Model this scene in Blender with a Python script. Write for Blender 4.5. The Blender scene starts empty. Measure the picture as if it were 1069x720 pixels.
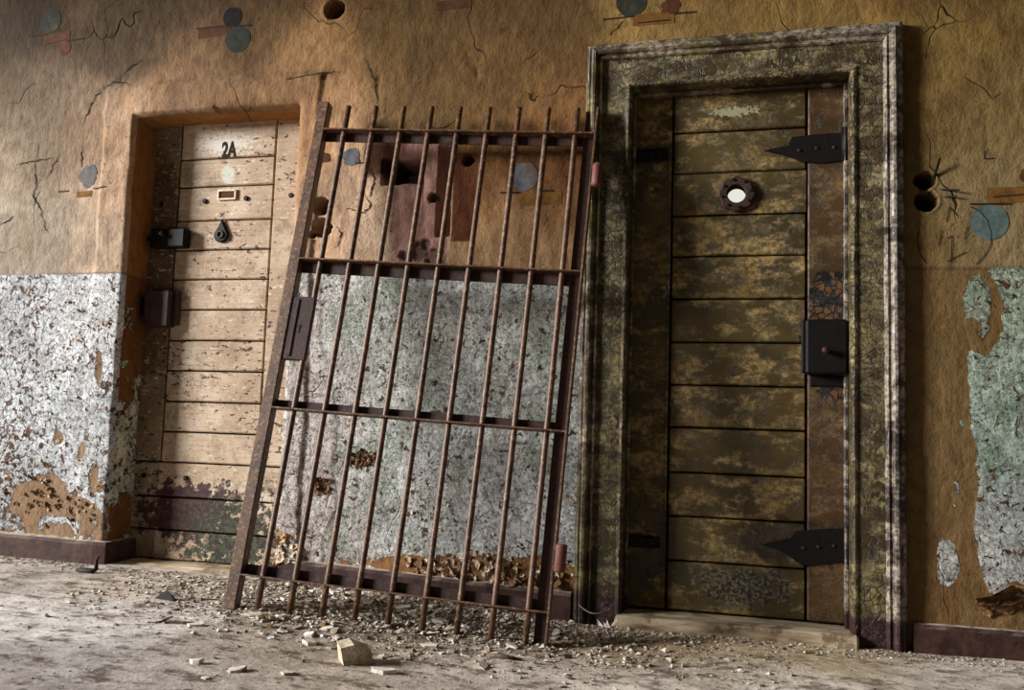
import bpy, math, random
import numpy as np
from mathutils import Matrix, Vector

random.seed(7)
rng = np.random.default_rng(7)
SC = bpy.context.scene
COL = SC.collection

# ------------------------------------------------------------------ camera
IMG_W, IMG_H, FPX = 1069.0, 720.0, 900.0
CAM_D, CAM_Z = 3.05, 0.65                     # distance to the wall face (y = 0), height
YAW, PITCH, ROLL = [math.radians(a) for a in (-14.3625, 5.0563, 1.8529)]

def cam_axes(yaw, p, r):
    f = np.array([math.sin(yaw) * math.cos(p), math.cos(yaw) * math.cos(p), math.sin(p)])
    r0 = np.array([math.cos(yaw), -math.sin(yaw), 0.0])
    u0 = np.cross(r0, f)
    return np.array([math.cos(r) * r0 + math.sin(r) * u0, -math.sin(r) * r0 + math.cos(r) * u0, f])

AX = cam_axes(YAW, PITCH, ROLL)
cam_d = bpy.data.cameras.new('camera')
cam_d.sensor_fit = 'HORIZONTAL'
cam_d.sensor_width = 36.0
cam_d.lens = FPX / IMG_W * 36.0
cam_d.clip_start = 0.02
cam = bpy.data.objects.new('camera', cam_d)
COL.objects.link(cam)
m = Matrix.Identity(4)
for i in range(3):
    m[i][0], m[i][1], m[i][2] = AX[0][i], AX[1][i], -AX[2][i]
m[0][3], m[1][3], m[2][3] = 0.0, -CAM_D, CAM_Z
cam.matrix_world = m
SC.camera = cam

# ------------------------------------------------------------------ light
world = bpy.data.worlds.new('world')
SC.world = world
world.use_nodes = True
bg = world.node_tree.nodes['Background']
bg.inputs[0].default_value = (1.0, 0.95, 0.88, 1)
bg.inputs[1].default_value = 0.06

kl = bpy.data.lights.new('corridor_window_daylight', 'AREA')
kl.shape = 'RECTANGLE'
kl.size, kl.size_y = 2.6, 2.8
kl.energy = 3300.0
kl.color = (1.0, 0.985, 0.96)
key = bpy.data.objects.new('corridor_window_daylight', kl)
COL.objects.link(key)
kp, kt = Vector((-11.0, -5.4, 4.0)), Vector((-1.0, 0.0, 1.0))
key.location = kp
key.rotation_euler = (kt - kp).to_track_quat('-Z', 'Y').to_euler()

vs = SC.view_settings
vs.view_transform = 'Standard'
vs.look = 'None'
vs.gamma = 1.0
vs.use_curve_mapping = False
vs.exposure = 0.0

# ------------------------------------------------------------------ measuring helpers (photograph pixel -> point on a plane of the place)
def ray(px, py):
    return AX.T @ np.array([(px - IMG_W / 2) / FPX, -(py - IMG_H / 2) / FPX, 1.0])

def W(px, py, y=0.0):
    d = ray(px, py)
    t = (CAM_D + y) / d[1]
    return np.array([d[0] * t, CAM_Z + d[2] * t])

def fbase(x, y):
    return np.interp(x, [-3.2, -2.5, -1.6, -1.0, -0.5, 1.0], [0.035, 0.025, 0.006, -0.02, -0.04, -0.03]) + 0 * y

def FL(px, py):
    d = ray(px, py)
    z = 0.0
    for _ in range(6):
        t = (z - CAM_Z) / d[2]
        x, y = d[0] * t, -CAM_D + d[1] * t
        z = float(fbase(x, y))
    return np.array([x, y, z])

# ------------------------------------------------------------------ numpy noise
def vnoise(x, y, seed):
    r = np.random.default_rng(seed).random((256, 256))
    xi, yi = np.floor(x).astype(int), np.floor(y).astype(int)
    fx, fy = x - xi, y - yi
    fx = fx * fx * (3 - 2 * fx)
    fy = fy * fy * (3 - 2 * fy)
    a = r[yi % 256, xi % 256]; b = r[yi % 256, (xi + 1) % 256]
    c = r[(yi + 1) % 256, xi % 256]; d = r[(yi + 1) % 256, (xi + 1) % 256]
    return (a * (1 - fx) + b * fx) * (1 - fy) + (c * (1 - fx) + d * fx) * fy

def fbm(x, y, wl, seed, octv=4, g=0.5):
    s, a, tot = 0, 1.0, 0.0
    for o in range(octv):
        s = s + a * (vnoise(x / wl + 31.7 * o, y / wl + 17.3 * o, seed + o) - 0.5)
        tot += a
        a *= g
        wl *= 0.5
    return s / tot * 2.0

def sstep(a, b, x):
    t = np.clip((x - a) / (b - a), 0, 1)
    return t * t * (3 - 2 * t)

def lin(c):
    c = np.asarray(c, float) / 255.0
    return np.where(c <= 0.04045, c / 12.92, ((c + 0.055) / 1.055) ** 2.4)

def lc(r, g, b):
    v = lin((r, g, b))
    return (float(v[0]), float(v[1]), float(v[2]), 1.0)

def rbf(x, z, pts, width):
    num = np.zeros(x.shape + (3,)); den = np.zeros(x.shape) + 1e-9
    for (px, py, rgb) in pts:
        c = W(px, py)
        w = np.exp(-((x - c[0]) ** 2 + (z - c[1]) ** 2) / (2 * width * width)) + 1e-6
        num += w[..., None] * lin(rgb); den += w
    return num / den[..., None]

# ------------------------------------------------------------------ object helpers
def link(name, me, mat=None, parent=None, smooth=False):
    o = bpy.data.objects.new(name, me)
    COL.objects.link(o)
    if mat is not None and len(me.materials) == 0:
        me.materials.append(mat)
    if smooth:
        me.polygons.foreach_set('use_smooth', [True] * len(me.polygons))
    if parent is not None:
        o.parent = parent
    return o

def mesh_of(name, V, F):
    me = bpy.data.meshes.new(name)
    me.from_pydata([tuple(map(float, v)) for v in V], [], F)
    me.update()
    return me

def fast_mesh(name, V, Q, attrs=None, smooth=True):
    me = bpy.data.meshes.new(name)
    V = np.ascontiguousarray(V, dtype=np.float32); Q = np.ascontiguousarray(Q, dtype=np.int32)
    k = Q.shape[1]
    me.vertices.add(len(V)); me.vertices.foreach_set('co', V.ravel())
    me.loops.add(Q.size); me.loops.foreach_set('vertex_index', Q.ravel())
    me.polygons.add(len(Q))
    me.polygons.foreach_set('loop_start', np.arange(0, Q.size, k, dtype=np.int32))
    me.polygons.foreach_set('use_smooth', np.full(len(Q), smooth))
    me.update(calc_edges=True)
    for n, a in (attrs or {}).items():
        at = me.color_attributes.new(n, 'FLOAT_COLOR', 'POINT')
        buf = np.ones((len(V), 4), np.float32); buf[:, :a.shape[1]] = a
        at.data.foreach_set('color', buf.ravel())
    return me

def tag(o, label=None, cat=None, group=None, kind=None):
    if label: o['label'] = label
    if cat: o['category'] = cat
    if group: o['group'] = group
    if kind: o['kind'] = kind
    return o

def empty(name, loc=(0, 0, 0)):
    o = bpy.data.objects.new(name, None)
    COL.objects.link(o)
    o.empty_display_size = 0.05
    o.location = loc
    return o

class MB:
    def __init__(s): s.V = []; s.F = []
    def add(s, V, F):
        n = len(s.V); s.V += [tuple(v) for v in V]; s.F += [tuple(i + n for i in f) for f in F]; return s
    def box(s, lo, hi, c=0.0):
        x0, y0, z0 = lo; x1, y1, z1 = hi
        c = min(c, 0.45 * min(x1 - x0, y1 - y0, z1 - z0))
        if c <= 0:
            V = [(x, y, z) for x in (x0, x1) for y in (y0, y1) for z in (z0, z1)]
            return s.add(V, [(0, 1, 3, 2), (4, 6, 7, 5), (0, 4, 5, 1), (2, 3, 7, 6), (0, 2, 6, 4), (1, 5, 7, 3)])
        V = []; F = []
        idx = {}
        for i, (X, sx) in enumerate(((x0, 1), (x1, -1))):
            for j, (Y, sy) in enumerate(((y0, 1), (y1, -1))):
                for k, (Z, sz) in enumerate(((z0, 1), (z1, -1))):
                    for a in range(3):
                        p = [X + sx * c, Y + sy * c, Z + sz * c]
                        p[a] = (X, Y, Z)[a]
                        idx[i, j, k, a] = len(V); V.append(p)
        I = lambda i, j, k, a: idx[i, j, k, a]
        for a in range(3):
            for sgn in (0, 1):
                cyc = [(0, 0), (1, 0), (1, 1), (0, 1)]
                q = []
                for (b, cc) in cyc:
                    t = [0, 0, 0]; t[a] = sgn; t[(a + 1) % 3] = b; t[(a + 2) % 3] = cc
                    q.append(I(*t, a))
                F.append(tuple(q if sgn else q[::-1]))
        for a in range(3):
            b, cc = (a + 1) % 3, (a + 2) % 3
            for u in (0, 1):
                for v in (0, 1):
                    t0 = [0, 0, 0]; t1 = [0, 0, 0]
                    t0[a], t1[a] = 0, 1
                    t0[b] = t1[b] = u; t0[cc] = t1[cc] = v
                    q = [I(*t0, b), I(*t1, b), I(*t1, cc), I(*t0, cc)]
                    F.append(tuple(q if u != v else q[::-1]))
        for i in (0, 1):
            for j in (0, 1):
                for k in (0, 1):
                    q = [I(i, j, k, 0), I(i, j, k, 1), I(i, j, k, 2)]
                    F.append(tuple(q if (i + j + k) % 2 else q[::-1]))
        return s.add(V, F)
    def tube(s, path, r, n=10, cap=True, ry=None):
        P = [Vector(p) for p in path]; V = []; F = []
        for i, p in enumerate(P):
            t = (P[min(i + 1, len(P) - 1)] - P[max(i - 1, 0)]).normalized()
            a = Vector((0, 1, 0)) if abs(t.y) < 0.9 else Vector((1, 0, 0))
            u = t.cross(a).normalized(); v = t.cross(u)
            rr = r[i] if isinstance(r, (list, tuple)) else r
            for k in range(n):
                an = 2 * math.pi * k / n
                V.append(p + u * rr * math.cos(an) + v * rr * math.sin(an))
        for i in range(len(P) - 1):
            for k in range(n):
                F.append((i * n + k, i * n + (k + 1) % n, (i + 1) * n + (k + 1) % n, (i + 1) * n + k))
        if cap:
            F.append(tuple(range(n))[::-1]); F.append(tuple(range((len(P) - 1) * n, len(P) * n)))
        return s.add(V, F)
    def prism(s, poly, y0, y1, c=0.0):          # polygon in x,z extruded along y (front y0); optional front chamfer
        n = len(poly)
        cx = sum(p[0] for p in poly) / n; cz = sum(p[1] for p in poly) / n
        rings = [(y1, 0.0), (y0 + c, 0.0)] + ([(y0, c)] if c > 0 else [])
        if c <= 0: rings = [(y1, 0.0), (y0, 0.0)]
        V = []; F = []
        for (y, ins) in rings:
            for (x, z) in poly:
                d = math.hypot(x - cx, z - cz) or 1
                k = max(0.0, 1 - ins / d)
                V.append((cx + (x - cx) * k, y, cz + (z - cz) * k))
        for r in range(len(rings) - 1):
            for k in range(n):
                F.append((r * n + k, r * n + (k + 1) % n, (r + 1) * n + (k + 1) % n, (r + 1) * n + k))
        F.append(tuple(range(n))[::-1]); F.append(tuple(range((len(rings) - 1) * n, len(rings) * n)))
        return s.add(V, F)
    def build(s, name, mat, parent=None, smooth=False, fix=True):
        me = mesh_of(name, s.V, s.F)
        if fix:
            import bmesh
            bm = bmesh.new(); bm.from_mesh(me)
            bmesh.ops.recalc_face_normals(bm, faces=bm.faces)
            bm.to_mesh(me); bm.free()
        return link(name, me, mat, parent, smooth)

# ------------------------------------------------------------------ node helpers
class NT:
    def __init__(s, name):
        s.mat = bpy.data.materials.new(name); s.mat.use_nodes = True
        s.t = s.mat.node_tree; s.t.nodes.clear()
        s.out = s.t.nodes.new('ShaderNodeOutputMaterial')
        s.b = s.t.nodes.new('ShaderNodeBsdfPrincipled')
        s.t.links.new(s.b.outputs[0], s.out.inputs[0])
        s._pos = None
    def put(s, sock, v):
        if hasattr(v, 'is_linked') or hasattr(v, 'links'):
            s.t.links.new(v, sock)
        elif isinstance(v, (tuple, list)):
            if len(sock.default_value) == 3: sock.default_value = v[:3]
            else: sock.default_value = tuple(v) if len(v) == 4 else tuple(v) + (1,)
        else: sock.default_value = v
    @property
    def pos(s):
        if s._pos is None: s._pos = s.t.nodes.new('ShaderNodeNewGeometry').outputs['Position']
        return s._pos
    def objco(s): return s.t.nodes.new('ShaderNodeTexCoord').outputs['Object']
    def rand(s): return s.t.nodes.new('ShaderNodeObjectInfo').outputs['Random']
    def attr(s, n):
        a = s.t.nodes.new('ShaderNodeAttribute'); a.attribute_name = n; return a.outputs['Color']
    def sep(s, v):
        n = s.t.nodes.new('ShaderNodeSeparateXYZ'); s.put(n.inputs[0], v); return n.outputs
    def scale(s, v, sc, off=(0, 0, 0)):
        n = s.t.nodes.new('ShaderNodeMapping'); s.put(n.inputs[0], v)
        n.inputs['Scale'].default_value = sc; n.inputs['Location'].default_value = off; return n.outputs[0]
    def noise(s, sc, det=6, rough=0.6, v=None, dist=0.0):
        n = s.t.nodes.new('ShaderNodeTexNoise'); s.put(n.inputs['Vector'], s.pos if v is None else v)
        n.inputs['Scale'].default_value = sc; n.inputs['Detail'].default_value = det
        n.inputs['Roughness'].default_value = rough; n.inputs['Distortion'].default_value = dist
        return n.outputs[0]
    def vor(s, sc, feat='DISTANCE_TO_EDGE', v=None, rnd=1.0):
        n = s.t.nodes.new('ShaderNodeTexVoronoi'); n.feature = feat
        s.put(n.inputs['Vector'], s.pos if v is None else v)
        n.inputs['Scale'].default_value = sc; n.inputs['Randomness'].default_value = rnd
        return n.outputs['Distance'] if feat != 'COLOR' else n.outputs['Color']
    def m(s, op, a, b=0.0, c=None, clamp=False):
        n = s.t.nodes.new('ShaderNodeMath'); n.operation = op; n.use_clamp = clamp
        s.put(n.inputs[0], a); s.put(n.inputs[1], b)
        if c is not None: s.put(n.inputs[2], c)
        return n.outputs[0]
    def mr(s, v, a, b, c=0.0, d=1.0, smooth=True):
        n = s.t.nodes.new('ShaderNodeMapRange'); n.interpolation_type = 'SMOOTHSTEP' if smooth else 'LINEAR'
        s.put(n.inputs['Value'], v)
        for k, x in (('From Min', a), ('From Max', b), ('To Min', c), ('To Max', d)): s.put(n.inputs[k], x)
        return n.outputs[0]
    def mix(s, f, a, b, mode='MIX'):
        n = s.t.nodes.new('ShaderNodeMix'); n.data_type = 'RGBA'; n.blend_type = mode
        s.put(n.inputs['Factor'], f); s.put(n.inputs[6], a); s.put(n.inputs[7], b)
        return n.outputs[2]
    def ramp(s, v, stops, interp='LINEAR'):
        n = s.t.nodes.new('ShaderNodeValToRGB'); n.color_ramp.interpolation = interp
        e = n.color_ramp.elements
        while len(e) < len(stops): e.new(0.5)
        for el, (p, c) in zip(e, stops): el.position = p; el.color = c
        s.put(n.inputs[0], v); return n.outputs[0]
    def blob(s, c, rad, v=None):                    # 1 inside, 0 outside an ellipsoid (soft)
        n = s.t.nodes.new('ShaderNodeVectorMath'); n.operation = 'SUBTRACT'
        s.put(n.inputs[0], s.pos if v is None else v); n.inputs[1].default_value = c
        d = s.t.nodes.new('ShaderNodeVectorMath'); d.operation = 'DIVIDE'
        s.put(d.inputs[0], n.outputs[0]); d.inputs[1].default_value = rad
        l = s.t.nodes.new('ShaderNodeVectorMath'); l.operation = 'LENGTH'
        s.put(l.inputs[0], d.outputs[0])
        return s.m('SUBTRACT', 1.0, l.outputs[1])
    def bump(s, h, strength=0.5, dist=0.01, nrm=None):
        n = s.t.nodes.new('ShaderNodeBump'); n.inputs['Strength'].default_value = strength
        n.inputs['Distance'].default_value = dist; s.put(n.inputs['Height'], h)
        if nrm is not None: s.put(n.inputs['Normal'], nrm)
        return n.outputs[0]
    def done(s, col, rough=0.8, nrm=None, metal=0.0, spec=0.35):
        s.put(s.b.inputs['Base Color'], col); s.put(s.b.inputs['Roughness'], rough)
        s.put(s.b.inputs['Metallic'], metal); s.put(s.b.inputs['Specular IOR Level'], spec)
        if nrm is not None: s.put(s.b.inputs['Normal'], nrm)
        return s.mat

M = {}
P2X_R = float(W(842, 360, 0.075)[0])
def mat_wall():
    n = NT('peeling_wall')
    under, paint = n.attr('under'), n.attr('paint')
    ms = n.sep(n.attr('mask'))                      # r cover, g flake density, b extra dark tone in holes, grooves and layer edges
    cover, flake, darken = ms[0], ms[1], ms[2]
    big = n.mr(n.noise(7.0, 9, 0.68, dist=0.4), 0.27, 0.73, smooth=False)
    pm = n.mr(n.m('SUBTRACT', big, n.m('SUBTRACT', 1.0, cover)), -0.015, 0.02)
    pm = n.m('MULTIPLY', pm, n.mr(cover, 0.02, 0.06))
    # small flaked-off spots inside the paint
    spots = n.noise(38.0, 6, 0.62, dist=0.8)
    dens = n.m('MULTIPLY_ADD', n.noise(5.0, 3, 0.6), 0.20, n.m('MULTIPLY', flake, 0.07))
    sm = n.mr(n.m('SUBTRACT', n.m('ADD', spots, dens), 0.72), 0.0, 0.03)
    # two coats: ragged old layer edges
    coat = n.noise(13.0, 8, 0.7, dist=1.2)
    coatm = n.mr(coat, 0.49, 0.51)
    edge = n.mr(n.m('ABSOLUTE', n.m('SUBTRACT', coat, 0.5)), 0.0, 0.012, 1.0, 0.0)
    fine = n.noise(90.0, 5, 0.7)
    mid = n.noise(24.0, 6, 0.65, n.scale(n.pos, (1.25, 1, .7)))
    pcol = n.mix(n.m('MULTIPLY', coatm, 0.55), paint, n.mix(1.0, paint, lc(205, 200, 196), 'MULTIPLY'))
    pcol = n.mix(n.mr(n.noise(60, 5, 0.75), 0.48, 0.60, 0, 0.75), pcol, n.mix(1.0, pcol, lc(150, 145, 140), 'MULTIPLY'))
    pcol = n.mix(n.mr(n.noise(110, 4, 0.7), 0.57, 0.64, 0, 0.75), pcol, lc(66, 58, 50))
    pcol = n.mix(n.mr(n.noise(85, 4, 0.7, n.scale(n.pos, (1, 1, 1), (3, 7, 5))), 0.58, 0.66, 0, 0.6), pcol, lc(226, 226, 224))
    edgem = n.m('MULTIPLY', edge, n.mr(n.noise(3.3, 3, .5), .42, .6, 0.15, 0.85))
    pcol = n.mix(edgem, pcol, lc(62, 52, 44))
    ucol = n.mix(n.mr(mid, 0.35, 0.7, 0, 0.55), under, n.mix(1.0, under, lc(172, 160, 146), 'MULTIPLY'))
    ucol = n.mix(n.mr(n.noise(2.6, 6, .6), 0.5, 0.68, 0, 0.5), ucol, n.mix(1.0, under, lc(225, 200, 170), 'MULTIPLY'))
    # hair cracks in the plaster
    wv = n.t.nodes.new('ShaderNodeMix'); wv.data_type = 'VECTOR'
    n.put(wv.inputs['Factor'], 0.12); n.put(wv.inputs[4], n.pos)
    cn = n.t.nodes.new('ShaderNodeTexNoise'); cn.inputs['Scale'].default_value = 6.0; n.put(cn.inputs['Vector'], n.pos)
    n.put(wv.inputs[5], cn.outputs['Color'])
    ck = n.vor(2.6, v=wv.outputs[1])
    crack = n.m('MULTIPLY', n.mr(ck, 0.0, 0.007, 1.0, 0.0), n.mr(n.noise(1.7, 2, .5), 0.5, 0.62))
    ucol = n.mix(n.m('MULTIPLY', crack, 0.8), ucol, lc(40, 26, 14))
    ucol = n.mix(n.mr(n.noise(48, 5, .7), 0.60, 0.68, 0, 0.7), ucol, lc(46, 32, 20))
    rust = n.mix(n.mr(mid, 0.35, 0.65), lc(92, 56, 30), lc(38, 22, 14))
    pall = n.mix(sm, pcol, rust)
    # shadow line painted as a dark ragged rim where the paint layer ends
    rim = n.mr(n.m('ABSOLUTE', n.m('SUBTRACT', n.m('SUBTRACT', big, n.m('SUBTRACT', 1.0, cover)), -0.02)), 0.0, 0.035, 1.0, 0.0)
    rim = n.m('MULTIPLY', rim, n.mr(cover, 0.05, 0.15))
    col = n.mix(pm, ucol, pall)
    col = n.mix(n.m('MULTIPLY', rim, n.mr(mid, .4, .6, .1, .9)), col, lc(60, 40, 24))
    col = n.mix(darken, col, lc(14, 10, 8))
    h = n.m('MULTIPLY', pm, n.m('SUBTRACT', 1.0, sm))
    h = n.m('MULTIPLY_ADD', h, 0.55, n.m('MULTIPLY', n.m('MULTIPLY', coatm, pm), 0.35))
    h = n.m('MULTIPLY_ADD', mid, 0.9, h)
    h = n.m('MULTIPLY_ADD', fine, 0.45, h)
    h = n.m('MULTIPLY_ADD', crack, -0.8, h)
    M['wall'] = n.done(col, n.mix(pm, (0.92,) * 3, (0.72,) * 3), n.bump(h, 1.0, 0.009), spec=0.25)
mat_wall()

def mat_door1():
    n = NT('pale_worn_door_paint')
    P = n.pos; s = n.sep(P)
    gr = n.noise(1.0, 6, 0.65, n.scale(P, (5, 40, 90)))
    big = n.noise(4.5, 6, 0.6)
    col = n.ramp(big, [(0.3, lc(136, 112, 90)), (0.5, lc(172, 150, 126)), (0.7, lc(198, 182, 162))])
    col = n.mix(n.mr(gr, 0.48, 0.72, 0, 0.5), col, lc(112, 84, 58))
    col = n.mix(n.m('MULTIPLY', n.rand(), 0.22), col, lc(138, 108, 80))
    # dark lock-side stile: bare dark wood, deepened to paint in the jamb's shadow
    c = W(168, 300, .15)
    k = n.m('ADD', n.blob((c[0] - .05, .15, c[1] + .10), (0.20, 1.0, 0.62)), n.m('MULTIPLY_ADD', n.noise(14, 5, .7), 0.9, -0.5))
    k = n.mr(k, 0.1, 0.25)
    k = n.m('MULTIPLY', k, n.mr(s[0], c[0] + .045, c[0] + .062, 1.0, 0.0))
    col = n.mix(k, col, n.mix(n.mr(n.noise(30, 5, .7), .4, .6), lc(52, 26, 20), lc(84, 48, 28)))
    k5 = n.m('MULTIPLY', n.mr(s[0], c[0] + .048, c[0] + .056, 1.0, 0.0), n.mr(n.noise(8, 5, .65), .3, .6, .45, .8))  # whole stile toned down to strengthen the jamb's shadow
    col = n.mix(k5, col, lc(92, 74, 48))
    # flecks
    fl = n.noise(46, 5, 0.65, n.scale(P, (0.6, 1, 1.3)))
    dn = n.mr(n.noise(3.0, 4, 0.6), 0.3, 0.75, 0.0, 0.15)
    f = n.mr(n.m('ADD', fl, dn), 0.68, 0.71)
    gk = n.m('MULTIPLY', n.mr(n.noise(17, 7, .72), .5, .62, 0, .65), n.mr(n.noise(2.2, 3, .6), .35, .6))
    col = n.mix(gk, col, lc(112, 90, 68))
    col = n.mix(n.mr(n.noise(75, 5, .7), .57, .66, 0, .7), col, lc(84, 66, 50))
    col = n.mix(n.mr(n.noise(66, 5, .7, n.scale(P, (.5, 1, 1), (2, 4, 8))), .57, .66, 0, .55), col, lc(222, 210, 192))
    col = n.mix(f, col, lc(56, 40, 28))
    # grey-white scraped patches near the number
    c = W(232, 150, .15)
    k = n.m('ADD', n.blob((c[0], .15, c[1]), (0.22, 1, 0.07)), n.m('MULTIPLY_ADD', n.noise(60, 6, .75), 4.0, -2.15))
    col = n.mix(n.mr(k, 0.2, 0.35, 0, .75), col, lc(196, 192, 184))
    c = W(238, 182, .15)
    k = n.m('ADD', n.blob((c[0], .15, c[1]), (0.05, 1, 0.06)), n.m('MULTIPLY_ADD', n.noise(40, 5, .7), 1.2, -0.7))
    col = n.mix(n.mr(k, 0.2, 0.35, 0, .7), col, lc(176, 186, 172))
    # maroon / dark flaked stain at the foot
    c = W(195, 533, .15)
    nz = n.noise(24, 7, 0.72)
    k = n.m('ADD', n.blob((c[0], .15, c[1]), (0.30, 1, 0.17)), n.m('MULTIPLY_ADD', nz, 2.2, -1.15))
    k2 = n.mr(k, 0.18, 0.26)
    col = n.mix(k2, col, n.mix(n.mr(n.noise(50, 4, .7), .42, .6), lc(42, 20, 20), lc(74, 40, 36)))
    c = W(246, 565, .15)
    k = n.m('ADD', n.blob((c[0], .15, c[1]), (0.45, 1, 0.34)), n.m('MULTIPLY_ADD', n.noise(34, 6, 0.7, dist=.6), 3.0, -1.75))
    k3 = n.mr(k, 0.25, 0.33)
    col = n.mix(k3, col, n.mix(n.mr(n.noise(70, 4, .7), .42, .6), lc(38, 28, 22), lc(66, 72, 52)))
    h = n.m('MULTIPLY_ADD', gr, 0.5, n.m('MULTIPLY', n.m('ADD', f, n.m('ADD', k2, k3)), -0.5))
    M['door1'] = n.done(col, 0.68, n.bump(h, 0.6, 0.003), spec=0.3)
mat_door1()

def crackle(n, P, scx=1.0):
    d = n.t.nodes.new('ShaderNodeMix'); d.data_type = 'VECTOR'
    n.put(d.inputs['Factor'], 0.03); n.put(d.inputs[4], P)
    cn = n.t.nodes.new('ShaderNodeTexNoise'); cn.inputs['Scale'].default_value = 14.0; n.put(cn.inputs['Vector'], P)
    n.put(d.inputs[5], cn.outputs['Color'])
    return n.vor(46.0, v=n.scale(d.outputs[1], (scx, 1, 0.75)))

def mat_door2(name, key, base, light, amount, crk, glossy=0.5, maroon=False, board=False):
    n = NT(name)
    P = n.pos; s = n.sep(P)
    big = n.noise(3.5, 6, 0.65)
    wear = n.noise(1.0, 8, 0.72, n.scale(P, (9, 9, 17)))
    col = n.mix(n.mr(big, 0.35, 0.65), base[0], base[1])
    col = n.mix(n.mr(n.noise(1.3, 3, .5), 0.45, 0.65, 0, .6), col, base[2])
    wm = n.mr(n.m('MULTIPLY_ADD', n.noise(2.6, 4, .6), 0.5, wear), 0.76 - amount, 0.90 - amount)
    br = n.mr(n.noise(60, 5, .75), .38, .62, 0.12, .9)
    lcol = n.mix(n.mr(n.noise(5, 4, .6), .4, .6), light[0], light[1])
    col = n.mix(n.m('MULTIPLY', wm, br), col, lcol)
    h = n.m('MULTIPLY', wm, 0.35)
    if crk:
        ck = crackle(n, P)
        if key == 'casing': lcell = n.t.nodes.new('ShaderNodeTexVoronoi'); lcell.inputs['Scale'].default_value = 46.0; n.put(lcell.inputs['Vector'], n.scale(P, (1, 1, .75))); lsep = n.sep(lcell.outputs['Color'])[0]; col = n.mix(n.m('MULTIPLY', n.mr(lsep, .45, .7), n.m('MULTIPLY', n.mr(n.noise(4.5, 4, .6), .45, .6, 0, .75), n.mr(n.noise(70, 5, .75), .44, .6))), col, light[0])
        cm = n.m('MULTIPLY', n.mr(ck, 0.01, 0.07, 1.0, 0.0), n.mr(n.noise(3.2, 4, .6), 0.40, 0.58, 0.05, .9))
        col = n.mix(n.m('MULTIPLY', cm, 0.85), col, lc(24, 17, 9))
        h = n.m('SUBTRACT', h, cm)
    dk = n.mr(n.noise(22, 7, .75), 0.56, 0.64)
    col = n.mix(n.m('MULTIPLY', dk, 0.6), col, lc(34, 24, 12))
    if board:
        cxr = P2X_R
        col = n.mix(n.mr(s[0], cxr - .004, cxr + .004, 0, .65), col, n.mix(n.mr(n.noise(6, 6, .7), .4, .6), lc(48, 28, 12), lc(78, 48, 22)))
        for (pa, pb) in (((846, 156), (.12, .055)), ((680, 163), (.07, .03)), ((670, 565), (.07, .035))):
            c = W(pa[0], pa[1], .07)
            k = n.m('ADD', n.blob((c[0], .07, c[1]), (pb[0], 1, pb[1])), n.m('MULTIPLY_ADD', n.noise(26, 6, .7), 1.6, -0.85))
            col = n.mix(n.mr(k, 0.05, 0.3, 0, .9), col, lc(13, 9, 6))
        # bared orange-brown wood with black cracked varnish round the lock
        c = W(864, 355, .07)
        k = n.m('ADD', n.blob((c[0] + .02, .07, c[1] + .02), (0.13, 1, 0.30)), n.m('MULTIPLY_ADD', n.noise(12, 6, .7), 1.1, -0.6))
        k = n.mr(k, 0.12, 0.2)
        ck = n.mr(crackle(n, P), 0.06, 0.16, 1.0, 0.0)
        blk = n.m('MAXIMUM', ck, n.mr(n.noise(16, 6, .7), .5, .54))
        col = n.mix(k, col, n.mix(blk, lc(92, 60, 26), lc(10, 7, 5)))
        c = W(775, 612, .07)
        k = n.m('ADD', n.blob((c[0], .07, c[1]), (0.20, 1, 0.10)), n.m('MULTIPLY_ADD', n.noise(30, 6, .7), 2.4, -1.35))
        k = n.mr(k, 0.15, 0.25)
        col = n.mix(k, col, n.mix(n.mr(n.noise(80, 4, .7), .45, .6), lc(30, 18, 16), lc(92, 84, 62)))
        c = W(830, 565, .07)
        k = n.m('ADD', n.blob((c[0], .07, c[1]), (0.26, 1, 0.11)), n.m('MULTIPLY_ADD', n.noise(26, 6, .7), 1.6, -0.9))
        col = n.mix(n.mr(k, 0.1, 0.3, 0, .85), col, lc(36, 17, 11))
        c = W(768, 116, .07)
        k = n.m('ADD', n.blob((c[0], .07, c[1]), (0.15, 1, 0.032)), n.m('MULTIPLY_ADD', n.noise(70, 5, .7), 2.0, -1.1))
        col = n.mix(n.mr(k, 0.3, 0.45, 0, .8), col, lc(150, 148, 112))
    if key == 'mould':
        rt = n.mr(s[0], 0.2, 0.3)
        col = n.mix(n.m('MULTIPLY', rt, .75), col, n.mix(n.m('MULTIPLY', wm, br), lc(42, 31, 28), lc(176, 163, 152)))
    if maroon:
        mz = n.mr(n.m('MULTIPLY_ADD', n.noise(16, 5, .7), 0.05, s[2]), 0.075, 0.10, 1.0, 0.0)
        col = n.mix(mz, col, n.mix(n.mr(n.noise(30, 5, .7), .4, .6), lc(36, 18, 18), lc(58, 32, 30)))
    h = n.m('MULTIPLY_ADD', wear, 0.6, h)
    h = n.m('MULTIPLY_ADD', dk, -0.3, h)
    M[key] = n.done(col, glossy, n.bump(h, 0.8, 0.004), spec=0.4)
OL = (lc(52, 42, 15), lc(76, 62, 25), lc(76, 52, 20))
mat_door2('dark_olive_door_paint', 'door2', OL, (lc(164, 136, 84), lc(118, 94, 48)), 0.07, False, 0.5, board=True)
mat_door2('crackled_olive_casing_paint', 'casing', (lc(46, 37, 18), lc(66, 55, 28), lc(60, 46, 22)), (lc(160, 146, 104), lc(118, 102, 60)), 0.045, True, 0.5, maroon=True)
mat_door2('worn_moulding_paint', 'mould', (lc(52, 40, 28), lc(72, 58, 40), lc(70, 64, 28)), (lc(176, 160, 138), lc(120, 114, 62)), 0.10, False, 0.42, maroon=True)

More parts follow.
